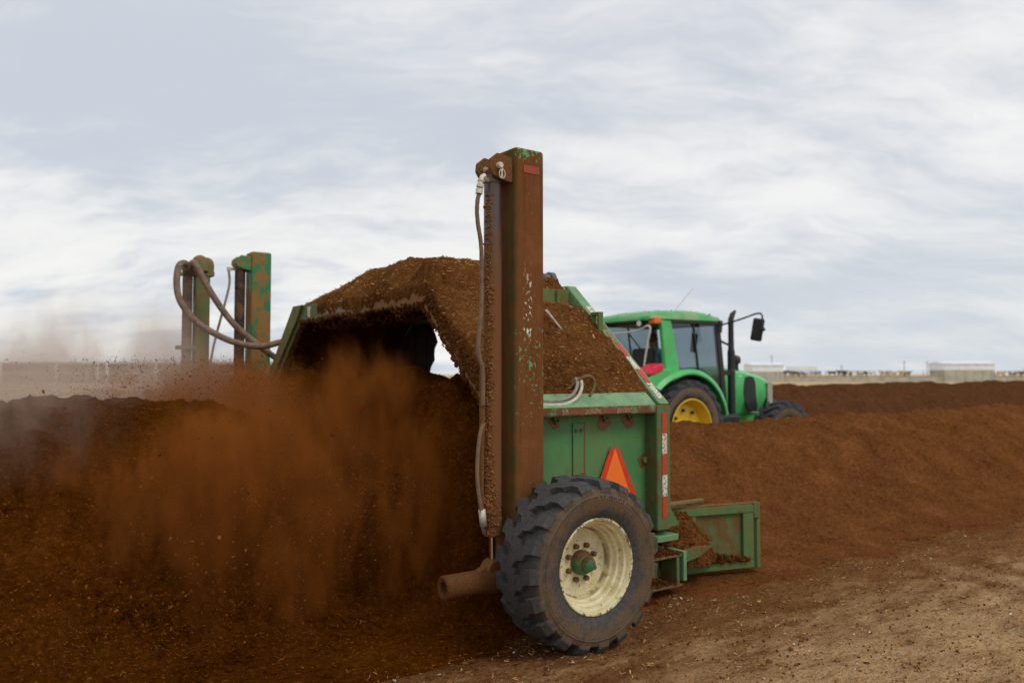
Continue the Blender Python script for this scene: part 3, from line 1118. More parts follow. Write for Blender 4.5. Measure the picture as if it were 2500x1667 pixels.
# dirt caked on the rear line of the barrel and round its foot
pts = []
for i in range(900):
    z = .74 + 1.95 * random.random() ** 1.3
    t = R(205) + random.gauss(0, .30)
    r = .054 + random.uniform(-.002, .006) * (1 if z < 2 else .5)
    pts.append((CUX + r * math.cos(t) - O[0], CVX + r * math.sin(t) - O[1], z))
for i in range(420):
    z = random.gauss(.80, .07)
    t = R(205) + random.gauss(0, .45)
    r = .055 + .03 * random.random() * math.exp(-((z - .79) / .09) ** 2)
    pts.append((CUX + r * math.cos(t) - O[0], CVX + r * math.sin(t) - O[1], max(.64, z)))
link('caked_dirt', lump_mesh('caked_dirt', pts, .005, .012), M['cyl_dirt'], cylo)

# pale fitting and hose at the top of the cylinder
bm = bmn()
tube(bm, [(CUX - .045, 3.95, 2.757), (2.60, 3.935, 2.757)], .016, 10)
tube(bm, [(2.604, 3.93, 2.775), (2.586, 3.93, 2.765), (2.574, 3.93, 2.735), (2.566, 3.93, 2.70)], .0165, 10)
for a, b in (((2.578, 3.93, 2.745), (2.575, 3.93, 2.735)), ((2.571, 3.93, 2.715), (2.568, 3.93, 2.70)), ((2.566, 3.93, 2.69), (2.562, 3.93, 2.66))):
    tube(bm, [a, b], .0215, 10)
part('hose_fitting', bm, M['galv'], cylo, smooth=40)
bm = bmn()
tube(bm, [(2.564, 3.93, 2.665), (2.55, 3.93, 2.60), (2.553, 3.93, 2.497), (2.578, 3.93, 2.353), (2.585, 3.935, 2.158), (2.583, 3.935, 1.963), (2.562, 3.93, 1.793), (2.566, 3.93, 1.696), (2.592, 3.93, 1.60), (2.60, 3.94, 1.4)], .013, 10, 6, 0.0012)
part('hydraulic_hose', bm, M['hose'], smooth=True)
bm = bmn()
tube(bm, [(2.605, 3.95, 1.66), (2.60, 3.95, 1.55), (2.600, 3.95, 1.285), (2.597, 3.955, 0.95), (2.612, 3.955, 0.72)], .016, 10, 6, 0.003)
part('conduit', bm, M['caked'], smooth=True)
bm = bmn()
tube(bm, [(2.600, 3.93, 1.30), (2.574, 3.93, 1.24), (2.556, 3.93, 1.10), (2.557, 3.93, 0.95), (2.58, 3.93, 0.81), (2.60, 3.94, 0.70), (2.615, 3.95, 0.66)], .012, 10, 6)
part('hydraulic_hose', bm, M['hose'], smooth=True)
bm = bmn()
tube(bm, [(2.59, 3.935, 0.80), (2.605, 3.94, 0.70)], .021, 10)
part('hose_fitting', bm, M['galv'], smooth=True)

# lower clevis and the hollow pivot arm
bm = bmn()
lathe(bm, [(3.92, 0.018), (3.92, .055), (3.935, .062), (4.005, .062), (4.02, .055), (4.02, .018)], (CUX, 0, 0.435), 'y', 20)
part('rod_clevis', bm, M['rustbrown'] if 'rustbrown' in M else M['caked'], smooth=40)
bm = bmn()
seg = 24
for (ra, ua, ub) in ((None, 0, 0),):
    prof = [(2.50, .036), (2.352, .036), (2.345, .045), (2.345, .062), (2.352, .070), (2.62, .070), (2.66, .085), (3.0, .085)]
    lathe(bm, prof, (0, 3.97, .372), 'x', seg)
part('pivot_arm', bm, M['arm'] if 'arm' in M else M['caked'], smooth=40)
bm = bmn()
prism(bm, [(2.56, .43), (2.68, .40), (2.84, .42), (2.78, .52), (2.70, .5)], 'y', 3.94, 4.0)
part('arm_lug', bm, M['caked'], bevel=.012)
# axle beam that carries the wheel
bm = bmn()
box(bm, 2.9, 3.16, 3.86, 4.05, .40, .58)
lathe(bm, [(3.70, .05), (3.90, .05)], (3.081, 0, .49), 'y', 20)
part('axle_beam', bm, M['green_dirty'], bevel=.008)


# ---- wheel
def tyre_bm(Rr, half, bead_r, lugs, depth=0.04, carc=None, lug_w=0.16, path=None, seg=96):
    bm = bmn()
    b = Rr - depth
    prof = carc or [(-half * .72, bead_r - .012), (-half * .80, bead_r), (-half * .93, bead_r + .045), (-half * .985, bead_r + .09), (-half * 1.0, bead_r + .125),
                    (-half * .985, b - .062), (-half * 1.005, b - .052), (-half * .975, b - .042), (-half * .955, b - .022), (-half * .80, b - .004), (0, b + .008),
                    (half * .80, b - .004), (half * .955, b - .022), (half * 1.0, bead_r + .125), (half * .93, bead_r + .045), (half * .80, bead_r), (half * .72, bead_r - .012)]
    lathe(bm, prof, seg=seg, closed=True)
    path = path or [(.975, -.03, 'd'), (.86, -.03, 0), (.60, -.015, 0), (.46, .06, 0), (.20, .075, 0), (.06, .15, 0), (-.20, .165, 0)]
    for s in (-1, 1):
        for i in range(lugs):
            t0 = 2 * math.pi * (i + (0.5 if s > 0 else 0)) / lugs
            rings = []
            for k, (fy, dt, low) in enumerate(path):
                y = s * fy * half
                rt = Rr - .016 * min(1, abs(fy)) ** 3 * (Rr / .5)
                rb = b - .035
                if low == 'd':
                    rt = b - .004
                    rb = b - .05
                    y = s * half * fy
                hw = lug_w / 2 * (1.0 if k < len(path) - 1 else .85)
                tp = .87
                q = []
                for (tt, rr) in ((-hw, rb), (-hw * tp, rt), (hw * tp, rt), (hw, rb)):
                    t = t0 + dt + tt
                    q.append(bm.verts.new((rr * math.cos(t), y, rr * math.sin(t))))
                rings.append(q)
            for A, B in zip(rings, rings[1:]):
                for k in range(4):
                    bm.faces.new((A[k], A[(k + 1) % 4], B[(k + 1) % 4], B[k]))
            bm.faces.new(rings[0])
            bm.faces.new(rings[-1][::-1])
    return bm


def turner_wheel():
    w = empty('wheel', Vector((3.081, 3.636, .488)) - Vector(O), 0, T)
    w.rotation_euler = (0, R(9), 0)
    bm = tyre_bm(.5, .19, .272, 19, .040, lug_w=.195)
    obj('tyre', bm, rubber('muddy_tyre_rubber', (0.046, 0.0435, 0.041), (0.125, 0.072, 0.032), .355, .45), w, 28)
    bm = bmn()
    prof = [(-.140, .268), (-.152, .277), (-.160, .279), (-.165, .274), (-.163, .266), (-.150, .258), (-.132, .255), (-.124, .241), (-.088, .238), (-.080, .224), (-.050, .221), (-.040, .208), (-.008, .204), (.000, .196), (.002, .17), (-.006, .12), (-.006, .0)]
    lathe(bm, prof, seg=72, caps=False)
    back = [(-.140, .268), (0.10, .26), (.14, .27)]
    lathe(bm, back, seg=72, caps=False)
    obj('rim', bm, M['cream'], w, 40)
    bm = bmn()
    lathe(bm, [(-.006, .072), (-.04, .072), (-.052, .066), (-.066, .052), (-.068, .042), (-.070, .043), (-.096, .042), (-.108, .034), (-.114, .018), (-.114, 0)], seg=36)
    obj('hub', bm, M['hubgreen'], w, 35)
    for i in range(8):
        t = R(22.5 + 45 * i + 8)
        bm = bmn()
        lathe(bm, [(-.010, .017), (-.032, .016), (-.036, .012), (-.036, 0)], (.103 * math.cos(t), 0, .103 * math.sin(t)), 'y', 6)
        obj('lug_nut', bm, M['nut'], w)
    # raised lettering moulded on the sidewall
    txt = bpy.data.curves.new('t', 'FONT')
    txt.extrude = .0025
    txt.size = .036
    txt.align_x = 'CENTER'
    dg = bpy.context.evaluated_depsgraph_get()
    bm = bmn()
    ang = 101.0
    for ch in "RIM GUARD":
        if ch == ' ':
            obj('raised_lettering', bm, M['letter'], w)
            bm = bmn()
        else:
            txt.body = ch
            to = bpy.data.objects.new('t', txt)
            COL.objects.link(to)
            dg.update()
            me = bpy.data.meshes.new_from_object(to.evaluated_get(dg))
            a = R(ang)
            r = .385
            mt = Matrix.Translation((r * math.cos(a), -.1895, r * math.sin(a))) @ Matrix.Rotation(-(a - math.pi / 2), 4, 'Y') @ Matrix.Rotation(math.pi / 2, 4, 'X')
            me.transform(mt)
            bm.from_mesh(me)
            bpy.data.meshes.remove(me)
            bpy.data.objects.remove(to)
        ang -= 4.6 if ch != ' ' else 3.6
    obj('raised_lettering', bm, M['letter'], w)


M['hubgreen'] = paint('hub_paint', (0.05, 0.17, 0.06), dirt=(0.13, 0.055, 0.02), amount=.42, scale=14, rust=.1)
M['letter'] = simple('tyre_lettering', (0.21, 0.15, 0.09), .8, 0, .3, 40)
turner_wheel()


# ---- far post, its cylinder and the hose mast
fp = tower(2.752, 8.816, M['far_green'], 2.955)
bracket(8.83, 8.99, 2.7515, 2.82, M['far_green'])
bm = bmn()
lathe(bm, [(0.9, 0.05), (0.91, .056), (2.75, .056), (2.76, .06), (2.82, .06), (2.83, 0)], (2.655, 8.92, 0), 'z', 24)
part('hydraulic_cylinder', bm, M['cyl_far'], smooth=30)
bm = bmn()
tube(bm, [(2.60, 8.9, 2.745), (2.55, 8.87, 2.745), (2.512, 8.85, 2.735), (2.522, 8.85, 2.592), (2.487, 8.85, 2.41), (2.43, 8.85, 2.184), (2.377, 8.85, 1.961), (2.338, 8.85, 1.74), (2.311, 8.85, 1.4)], .014, 8, 5)
part('hydraulic_hose', bm, M['hose_grey'], smooth=True)
bm = bmn()
lathe(bm, [(2.72, .024), (2.76, .024)], (2.515, 8.85, 0), 'z', 8)
part('hose_fitting', bm, M['galv'], smooth=40)

bm = bmn()
box(bm, 2.205, 2.36, 9.0, 9.13, 0.3, 2.74)
mast = part('hose_mast', bm, M['olive'], bevel=.015)
bm = bmn()
lathe(bm, [(0.3, .052), (2.70, .052), (2.72, .06), (2.76, .06)], (2.135, 9.06, 0), 'z', 20)
part('mast_pipe', bm, M['bighose'], mast, smooth=30)
for (u, v, r, z) in ((2.255, 9.03, .085, 2.79), (2.345, 9.10, .075, 2.78)):
    bm = bmn()
    lathe(bm, [(z - .075, 0), (z - .075, r * 1.08), (z - .06, r * 1.08), (z - .055, r), (z + .02, r), (z + .06, r * .88), (z + .085, r * .6), (z + .1, r * .25), (z + .102, 0)], (u, v, 0), 'z', 20)
    part('mast_cap', bm, M['olive'], mast, smooth=35)
bm = bmn()
box(bm, 2.07, 2.40, 8.99, 9.15, 2.665, 2.70)
part('cap_plate', bm, M['olive'], mast, bevel=.004)
bm = bmn()
box(bm, 2.03, 2.204, 8.98, 9.12, 1.86, 1.90)
part('clamp_strap', bm, M['olive'], mast, bevel=.004)


def ribbed(pts, r, name):
    P = catmull(pts, 10)
    # resample evenly and corrugate
    L = [0]
    for a, b in zip(P, P[1:]):
        L.append(L[-1] + (b - a).length)
    out, i = [], 0
    n = int(L[-1] / 0.009)
    for k in range(n + 1):
        s = L[-1] * k / n
        while i < len(L) - 2 and L[i + 1] < s:
            i += 1
        t = (s - L[i]) / max(1e-6, L[i + 1] - L[i])
        out.append(P[i].lerp(P[i + 1], min(1, t)))
    bm = bmn()
    tube(bm, out, [r * (1.06 if k % 2 else .97) for k in range(len(out))], 12)
    return part(name, bm, M['bighose'], smooth=True)


ribbed([(2.17, 8.98, 2.70), (2.14, 8.96, 2.745), (2.106, 8.95, 2.765), (2.049, 8.905, 2.774), (1.994, 8.859, 2.721), (1.968, 8.814, 2.551), (1.988, 8.768, 2.376), (2.069, 8.723, 2.227), (2.162, 8.677, 2.121), (2.296, 8.632, 2.029), (2.453, 8.586, 1.949), (2.612, 8.541, 1.904), (2.772, 8.495, 1.892), (2.94, 8.43, 1.935), (3.14, 8.34, 1.99)], .034, 'suction_hose')
ribbed([(2.12, 8.95, 2.70), (2.125, 8.92, 2.745), (2.151, 8.88, 2.785), (2.185, 8.84, 2.72), (2.288, 8.788, 2.504), (2.409, 8.75, 2.301), (2.53, 8.712, 2.137), (2.651, 8.675, 2.015), (2.751, 8.638, 1.927), (2.93, 8.6, 1.79), (3.1, 8.58, 1.68)], .034, 'suction_hose')

# ---- bits on the near slope and the roof
bm = bmn()
tube(bm, [(3.05, 4.14, 1.40), (3.16, 4.135, 1.39), (3.262, 4.13, 1.385), (3.385, 4.13, 1.392), (3.49, 4.14, 1.43), (3.552, 4.16, 1.50), (3.572, 4.2, 1.56), (3.57, 4.24, 1.52)], .012, 10, 6)
part('hydraulic_hose', bm, M['hose_light'], smooth=True)
bm = bmn()
tube(bm, [(3.05, 4.16, 1.43), (3.16, 4.155, 1.42), (3.262, 4.15, 1.413), (3.375, 4.15, 1.42), (3.472, 4.16, 1.455), (3.53, 4.18, 1.515), (3.552, 4.22, 1.56), (3.55, 4.26, 1.53)], .012, 10, 6)
part('hydraulic_hose', bm, M['hose_grey'], smooth=True)
bm = bmn()
tube(bm, [(3.50, 4.26, 1.47), (3.535, 4.21, 1.535), (3.578, 4.17, 1.572), (3.63, 4.16, 1.578), (3.668, 4.165, 1.545), (3.668, 4.17, 1.49), (3.64, 4.18, 1.44)], .010, 8, 6)
part('hose_guide', bm, M['olive'], smooth=True)
bm = bmn()
tube(bm, [(3.68, 4.72, 2.075), (3.70, 4.72, 2.055), (3.93, 4.68, 1.80)], .010, 8)
part('loose_rod', bm, M['hose_light'], smooth=True)
# lifting loop on the front arch slope
bm = bmn()
for v in (4.72, 4.80):
    box(bm, 4.20, 4.249, v - .011, v + .011, 1.82, 2.085)
box(bm, 4.20, 4.249, 4.731, 4.789, 2.058, 2.085)
part('lifting_loop', bm, M['green'], bevel=.004)
# motor lying on the roof
bm = bmn()
lathe(bm, [(3.75, 0), (3.75, .05), (4.16, .05), (4.165, .064), (4.21, .064), (4.212, 0)], (0, 5.31, 2.395), 'x', 20)
mo = part('roof_cylinder', bm, M['cyl_roof'], smooth=30)
bm = bmn()
lathe(bm, [(4.212, .012), (4.235, .012), (4.24, .018), (4.262, .018), (4.262, 0)], (0, 5.31, 2.395), 'x', 10)
part('bolt', bm, M['nut'], mo)
bm = bmn()
box(bm, 3.9, 3.96, 5.24, 5.38, 2.272, 2.36)
part('cylinder_seat', bm, M['black_matt'], mo, bevel=.005)

# ---- front side: gathering plate that flares out ahead of the wall
def deflector():
    a, b = Vector((4.60, 4.30, 0)), Vector((5.27, 4.12, 0))
    d = (b - a).normalized()
    nv = Vector((d.y, -d.x, 0))                      # outboard
    rot = Matrix((d, nv, Vector((0, 0, 1)))).transposed()
    def B(bm, s0, s1, n0, n1, z0, z1):
        c = a + d * (s0 + s1) / 2 + nv * (n0 + n1) / 2 + Vector((0, 0, (z0 + z1) / 2))
        obox(bm, c, s1 - s0, n1 - n0, z1 - z0, rot)
    bm = bmn()
    B(bm, -.45, .74, -.03, .030, .06, .57)
    part('gathering_plate', bm, M['green_dirty'])
    bm = bmn()
    B(bm, -.12, .69, .031, .06, .50, .56)
    B(bm, -.30, .69, .031, .06, .07, .13)
    B(bm, .10, .16, .031, .055, .131, .499)
    B(bm, .59, .69, .031, .058, .131, .499)
    part('plate_frame', bm, M['green'], bevel=.006)
    bm = bmn()
    B(bm, .692, .775, -.03, .03, .05, .575)
    part('plate_edge', bm, M['green'], bevel=.01)
    bm = bmn()
    B(bm, .70, .755, .032, .046, .45, .575)
    part('hinge_lug', bm, M['green_dirty'], bevel=.01)
    # top stiffener running back to the wall
    bm = bmn()
    prism(bm, [(4.353, 4.28), (4.86, 4.25), (4.86, 4.23), (4.353, 4.20)], 'z', .60, .625)
    part('top_stiffener', bm, M['olive'], bevel=.006)
    # sloping foot plate and skid channel beside the wheel
    bm = bmn()
    prism(bm, [(4.30, .28), (4.60, .315), (4.76, .30), (4.62, .235), (4.36, .20)], 'y', 4.06, 4.10)
    part('foot_plate', bm, M['green_dirty'], bevel=.006)
    bm = bmn()
    prism(bm, [(4.352, .47), (4.352, .66), (4.47, .50), (4.48, .47)], 'y', 4.14, 4.17)
    part('corner_gusset', bm, M['green'], bevel=.004)
    bm = bmn()
    box(bm, 4.20, 4.42, 4.09, 4.22, .38, .425)
    part('rail_step', bm, M['green_pale'], bevel=.006)
    bm = bmn()
    box(bm, 4.02, 4.36, 4.0, 4.16, .285, .30)
    box(bm, 4.02, 4.36, 4.0, 4.16, .075, .09)
    box(bm, 4.30, 4.33, 4.0, 4.16, .091, .284)
    part('skid_channel', bm, M['green_dirty'], bevel=.004)
    bm = bmn()
    box(bm, 4.361, 4.395, 3.99, 4.17, .11, .32)
    part('channel_end', bm, M['green_pale'], bevel=.004)
    bm = bmn()
    box(bm, 3.95, 4.29, 4.162, 4.20, .08, .35)
    part('skid_plate', bm, M['green'], bevel=.004)
    # compost caught on the plate
    bm = bmn()
    return


deflector()

# drum with flails inside the tunnel
bm = bmn()
lathe(bm, [(4.3, .16), (8.65, .16)], (3.65, 0, .52), 'y', 24)
k = 0
for v in np.arange(4.45, 8.6, 0.14):
    t = k * 2.399
    k += 1
    c = Vector((3.65 + .30 * math.cos(t), v, .52 + .30 * math.sin(t)))
    obox(bm, c, .28, .05, .09, Matrix.Rotation(-t, 3, 'Y'))
part('flail_drum', bm, M['caked'])
# drawbar to the tractor
bm = bmn()
beam(bm, (4.36, 8.55, .60), (8.9, 9.75, .55), .14, .14)
part('drawbar', bm, M['green_dirty'], bevel=.01)
# dark rubber flaps, added to block light through the far front mouth
for k, v in enumerate(np.arange(7.36, 8.66, .13)):
    bm = bmn()
    top = 2.14 if v < 7.8 else 2.14 - (v - 7.8) * .9
    lo = .62 + .05 * math.sin(k * 2.3)
    ed = [(v + (.05 * math.sin(z_ * 9) + .03 * math.sin(z_ * 31 + 1) + (1.9 - z_) * .06 if k == 0 else 0), z_) for z_ in np.linspace(top - .02, lo + .04, 24)]
    prism(bm, [(v + .19, lo + .02), (v + .19, top - (.02 if v < 7.75 else .12)), (v + .03, top)] + ed, 'x', 4.224 - .012 * (k % 2), 4.234 - .012 * (k % 2))
    part('blocking_flap', bm, M['flap'])


# ================================================================== COMPOST LYING ON THE TURNER
def heap():
    us = np.arange(2.93, 4.262, 0.0165)
    vs = np.arange(4.17, 8.62, 0.0165)
    U, V = np.meshgrid(us, vs, indexing='ij')
    base = np.interp(V, [4.1, 4.2, 4.35, 5.10, 5.30, 7.80, 7.92, 8.75], [1.36, 1.425, 1.555, 2.17, 2.272, 2.272, 2.215, 1.41])
    t = np.interp(V, [4.17, 4.3, 4.6, 5.0, 5.13, 5.3, 5.75, 6.2, 6.9, 7.6, 8.0, 8.3, 8.62], [-.01, .05, .085, .075, .06, .17, .28, .335, .325, .24, .14, .07, -.02])
    e = sstep(2.90, 3.40, U) * (1 - 0.55 * sstep(3.9, 4.27, U))
    e2 = 0.25 + 0.75 * e
    on_roof = sstep(5.2, 5.6, V)
    thick = t * (on_roof * e + (1 - on_roof) * (0.55 + .45 * sstep(2.93, 3.05, U))) + 0.012
    # slope compost stays below the ridge plate near the front
    cut = sstep(3.35, 3.6, U) * sstep(4.95, 5.10, V) * (1 - sstep(5.12, 5.16, V))
    thick = thick * (1 - .9 * cut) - cut * .02
    lump = 0.020 * fbm(U * 3, V * 3, 2, 3) + 0.011 * fbm(U * 13, V * 13, 5, 3, .65) + 0.006 * fbm(U * 42, V * 42, 5, 2)
    Z = base + thick + lump * np.clip(thick / 0.06, 0.25, 1.3)
    # it spills over the rear beam except at the far end, where it stops short
    v0 = V[0]
    spill = 1 - sstep(6.7, 7.4, v0)
    rag = np.clip(.40 + .30 * fbm(v0 * 5, 3.0, 1.0, 2) + .35 * vnoise(v0 * 41, 2.0) + .25 * vnoise(v0 * 23, 7.0), 0, 1.3)
    A = np.interp(v0, [4.1, 5.2, 7.87, 8.82], [1.40, 2.285, 2.285, 1.40])
    keep = spill > .02
    bump = .006 * fbm(v0 * 16, 9.0, 2.0, 3)
    for r_, (uu, zz) in enumerate(((2.931, A - .075 - .075 * rag), (2.922, A - .055 - .02 * rag), (2.922, A - .030), (2.928, A - .008), (2.945, A + .006), (2.968, A + .012))):
        U[r_] = np.where(keep, uu + bump * (r_ < 5), 2.955 + .008 * r_)
        hz = Z[6] if r_ > 4 else 0
        Z[r_] = np.where(keep, np.maximum(zz + bump, hz * (r_ > 4)), Z[r_] - (.13 if r_ == 0 else .03 if r_ == 1 else 0))
    Z[-1] -= .12
    Z[6] = np.where(keep, np.maximum(Z[6], A + .012 + .3 * bump), Z[6])
    Z[7] = np.where(keep, np.maximum(Z[7], A + .008), Z[7])
    Z[8] = np.where(keep, np.maximum(Z[8], A - .004), Z[8])
    Z[:, 0] -= .05
    Z[:, -1] -= .08
    o = grid_obj('compost_heap', Wn(U, V, Z), M['compost_dry'])
    tag(o, 'thick layer of settled brown compost heaped over the roof and slopes of the green turner', 'compost heap')
    return U, V, Z


HU, HV, HZ = heap()


# shaggy compost hanging along the mouth of the tunnel and down the near leg
pts = []
for i in range(1300):
    v = random.uniform(5.2, 7.85)
    dr = (.035 + .03 * math.sin(v * 7) + .02 * math.sin(v * 19)) * (1 if v < 7.2 else .6)
    pts.append(W(2.935 + random.uniform(-.012, .06), v, 2.13 + random.uniform(-1, .25) * dr))
for i in range(500):
    v = random.uniform(5.3, 7.8)
    pts.append(W(3.0 + random.uniform(0, .3), v, 2.125 + random.uniform(-.09, .02)))
for i in range(900):
    t = random.random()
    v = 5.29 + (4.34 - 5.29) * t
    z = 2.12 + (1.28 - 2.12) * t
    pts.append(W(2.94 + random.uniform(-.012, .03), v + random.uniform(-.02, .03) + .012 * math.sin(t * 40), z + random.uniform(-.012, .02)))
for i in range(1600):
    t = random.random()
    v = 5.25 + (4.30 - 5.25) * t
    z = 2.14 + (1.30 - 2.14) * t
    k_ = random.random()
    pts.append(W(2.932 + random.uniform(-.004, .004), v - .115 * k_, z + .06 * k_))
for i in range(420):
    pts.append(W(2.932 + random.uniform(-.006, .006), random.uniform(4.1, 4.31), random.uniform(.45, 1.33)))
for i in range(260):
    t = random.random()
    pts.append(W(2.945 + random.uniform(-.01, .05), 7.82 + .86 * t, 2.10 - .76 * t + random.uniform(-.03, .02)))
rough_lumps('hanging_compost', pts, .006, .021, M['compost_dry'], 'shaggy brown compost clinging along the rear arch of the turner')

# compost that piled up against the gathering plate and on the skid
a_, b_ = np.meshgrid(np.linspace(0, 1, 40), np.linspace(0, 1, 34), indexing='ij')
zt = .60 - .10 * a_ - .16 * sstep(.55, 1, a_)
zz_ = zt + (.16 - zt) * b_
uu_ = 4.36 + .50 * a_ + .02 * vnoise(b_ * 4, 1.0)
plate = 4.325 - .27 * (uu_ - 4.36) / .9
out_ = (.012 + .17 * b_ ** .8) * (1 - .8 * sstep(.62, 1.0, a_)) + .014 * fbm(uu_ * 13, zz_ * 13, 4, 4, .65)
mo_ = grid_obj('caught_compost', Wn(uu_, plate - out_, zz_), M['compost'])
tag(mo_, 'mound of brown compost banked against the green gathering plate beside the wheel', 'compost', kind='stuff')
pts = []
for i in range(700):
    k_ = rng.integers(0, a_.size)
    pts.append(W(uu_.ravel()[k_], (plate - out_).ravel()[k_], zz_.ravel()[k_]))
for i in range(420):
    x = random.random()
    pts.append(W(4.03 + .32 * x, random.uniform(4.0, 4.15), .298 + .06 * math.sin(math.pi * x) * random.random()))
for i in range(260):
    x = random.random()
    pts.append(W(4.03 + .27 * x, random.uniform(4.0, 4.15), .09 + .11 * (1 - x) * random.random()))
for i in range(420):
    s = random.random()
    pts.append(W(4.77 + .42 * s, 4.190 - .115 * s + random.uniform(-.02, .01), .13 + .11 * (1 - .75 * s) * random.random()))
rough_lumps('compost_crumbs', pts, .005, .014, M['compost'], 'loose crumbs of compost lying on the green skid channel and plate')


# ================================================================== TRACTOR
def tractor():
    G = M['trac_green']
    t = empty('tractor', W(9.94, 9.9, -.08), TH)
    tag(t, 'green farm tractor with glass cab and yellow wheels driving beyond the windrow', 'tractor')
    P = lambda name, bm, mat, parent=None, **k: obj(name, bm, mat, parent or t, **k)
    tyre_r = rubber('tractor_rear_rubber', (0.04, 0.04, 0.043), (0.17, 0.115, 0.07), .56, .6)
    tyre_f = rubber('tractor_front_rubber', (0.045, 0.046, 0.05), (0.17, 0.115, 0.07), .36, .5)

    def wheel(x, y, Rr, half, rimr, lugs, mat, steer=0.0):
        w = empty('wheel', (x, y, Rr), 0, t)
        w.rotation_euler = (0, 0, steer)
        s = -1 if y < 0 else 1
        path = [(1.0, -.22, 'd'), (.95, -.20, 0), (.6, -.05, 0), (.25, .08, 0), (-.08, .16, 0)]
        carc_b = Rr - .05
        prof = [(-half * .75, rimr), (-half * .95, rimr + .09), (-half, (rimr + carc_b) / 2), (-half * .96, carc_b - .05), (-half * .7, carc_b - .008), (0, carc_b),
                (half * .7, carc_b - .008), (half * .96, carc_b - .05), (half, (rimr + carc_b) / 2), (half * .95, rimr + .09), (half * .75, rimr)]
        bm = tyre_bm(Rr, half, rimr, lugs, .05, prof, .13 * .8 / Rr, path, 64)
        obj('tyre', bm, mat, w, 28)
        bm = bmn()
        h = half
        lathe(bm, [(s * h * .9, rimr + .015), (s * h * .97, rimr + .02), (s * h * .98, rimr), (s * h * .80, rimr - .03), (s * h * .5, rimr - .05), (s * h * .25, rimr - .10), (s * h * .30, rimr - .13), (s * h * .12, .16), (s * h * .12, 0)], seg=48, caps=False)
        lathe(bm, [(-s * h * .97, rimr + .02), (s * h * .1, rimr - .05)], seg=48, caps=False)
        obj('rim', bm, M['trac_yellow'], w, 35)
        for k in range(8):
            a = 2 * math.pi * k / 8 + .2
            bm = bmn()
            lathe(bm, [(s * h * .2, .028), (s * h * .42, .028)], ((rimr - .17) * math.cos(a), 0, (rimr - .17) * math.sin(a)), 'y', 10)
            obj('wheel_bolt', bm, M['black'], w)
        bm = bmn()
        lathe(bm, [(s * h * .12, .12), (s * h * .5, .11), (s * h * .55, .06), (s * h * .55, 0)], seg=24)
        obj('hub', bm, M['trac_yellow'], w, 35)
    wheel(0, -.80, .80, .225, .46, 20, tyre_r)
    wheel(0, .80, .80, .225, .46, 20, tyre_r)
    wheel(2.65, -.80, .60, .19, .27, 17, tyre_f, R(-7))
    wheel(2.65, .80, .60, .19, .27, 17, tyre_f, R(-7))

    # chassis and transmission
    bm = bmn()
    box(bm, -.35, 1.1, -.30, .30, .55, 1.05)
    box(bm, 1.1, 2.95, -.22, .22, .62, .95)
    beam(bm, (0, -.65, .80), (0, .65, .80), .22, .22)
    beam(bm, (2.65, -.65, .6), (2.65, .65, .6), .16, .16)
    P('chassis', bm, M['trac_green'], bevel=.02)
    # bonnet: lofted sections
    secs = [(1.10, 1.0, 1.80, .42, .30), (1.55, .98, 1.82, .42, .30), (2.10, .94, 1.78, .41, .28), (2.60, .98, 1.69, .39, .26), (2.90, 1.02, 1.615, .36, .23), (2.99, 1.04, 1.57, .33, .20)]
    bm = bmn()
    rings = []
    for x, z0, z1, hw, tw in secs:
        prof = [(-hw * .72, z0), (-hw, z0 + .25), (-hw, z1 - .22), (-hw * .93, z1 - .09), (-tw, z1 - .02), (0, z1), (tw, z1 - .02), (hw * .93, z1 - .09), (hw, z1 - .22), (hw, z0 + .25), (hw * .72, z0)]
        rings.append([bm.verts.new((x, y, z)) for y, z in prof])
    for A, B in zip(rings, rings[1:]):
        for k in range(len(A)):
            bm.faces.new((A[k], A[(k + 1) % len(A)], B[(k + 1) % len(A)], B[k]))
    bm.faces.new(rings[0][::-1])
    bm.faces.new(rings[-1])
    hd = P('bonnet', bm, G, smooth=40)
    # dark oval side grilles
    for s in (-1, 1):
        bm = bmn()
        pts = []
        for a in np.linspace(0, 2 * math.pi, 33)[:-1]:
            c_, s_ = math.cos(a), math.sin(a)
            px = 2.24 + .17 * math.copysign(abs(c_) ** .62, c_)
            pz = 1.31 + .33 * math.copysign(abs(s_) ** .75, s_)
            if s_ < 0:
                px += .10 * (-s_)
            pts.append((px, pz))
        prism(bm, pts, 'y', s * .40, s * .423)
        P('side_grille', bm, M['black'], hd)
        for x0 in (1.70, 1.95):
            bm = bmn()
            beam(bm, (x0, s * .396, 1.645), (x0 + .09, s * .395, 1.64), .012, .022)
            P('bonnet_badge', bm, M['white_metal'], hd)
    # front grille: pale vertical bars in a dark frame, wrapping the nose
    bm = bmn()
    prism(bm, [(2.80, -.392), (2.985, -.335), (3.015, -.18), (3.02, 0), (3.015, .18), (2.985, .335), (2.80, .392)], 'z', 1.06, 1.50)
    P('front_grille', bm, M['black'], bevel=.01)
    bm = bmn()
    for x, y in ((2.80, -.398), (2.85, -.386), (2.90, -.371), (2.95, -.356), (2.99, -.338), (3.005, -.27), (3.018, -.2), (3.026, -.1), (3.03, 0), (3.026, .1), (3.018, .2), (2.99, .338), (2.9, .371)):
        box(bm, x - .013, x + .013, y - .013, y + .013, 1.03, 1.52)
    P('grille_bars', bm, M['grille'])
    for s in (-1, 1):
        bm = bmn()
        box(bm, 2.995, 3.04, s * .25 - .08, s * .25 + .08, .98, 1.04)
        P('headlight', bm, M['lamp'], bevel=.01)
    # cab posts
    z0, z1 = 1.12, 2.56
    for s in (-1, 1):
        bm = bmn()
        prism(bm, [(-.47, 2.55), (-.24, 2.55), (-.02, 1.62), (-.24, 1.50), (-.42, 1.50), (-.36, 1.66)], 'y', s * .72, s * .80)
        P('rear_pillar', bm, G, bevel=.015)
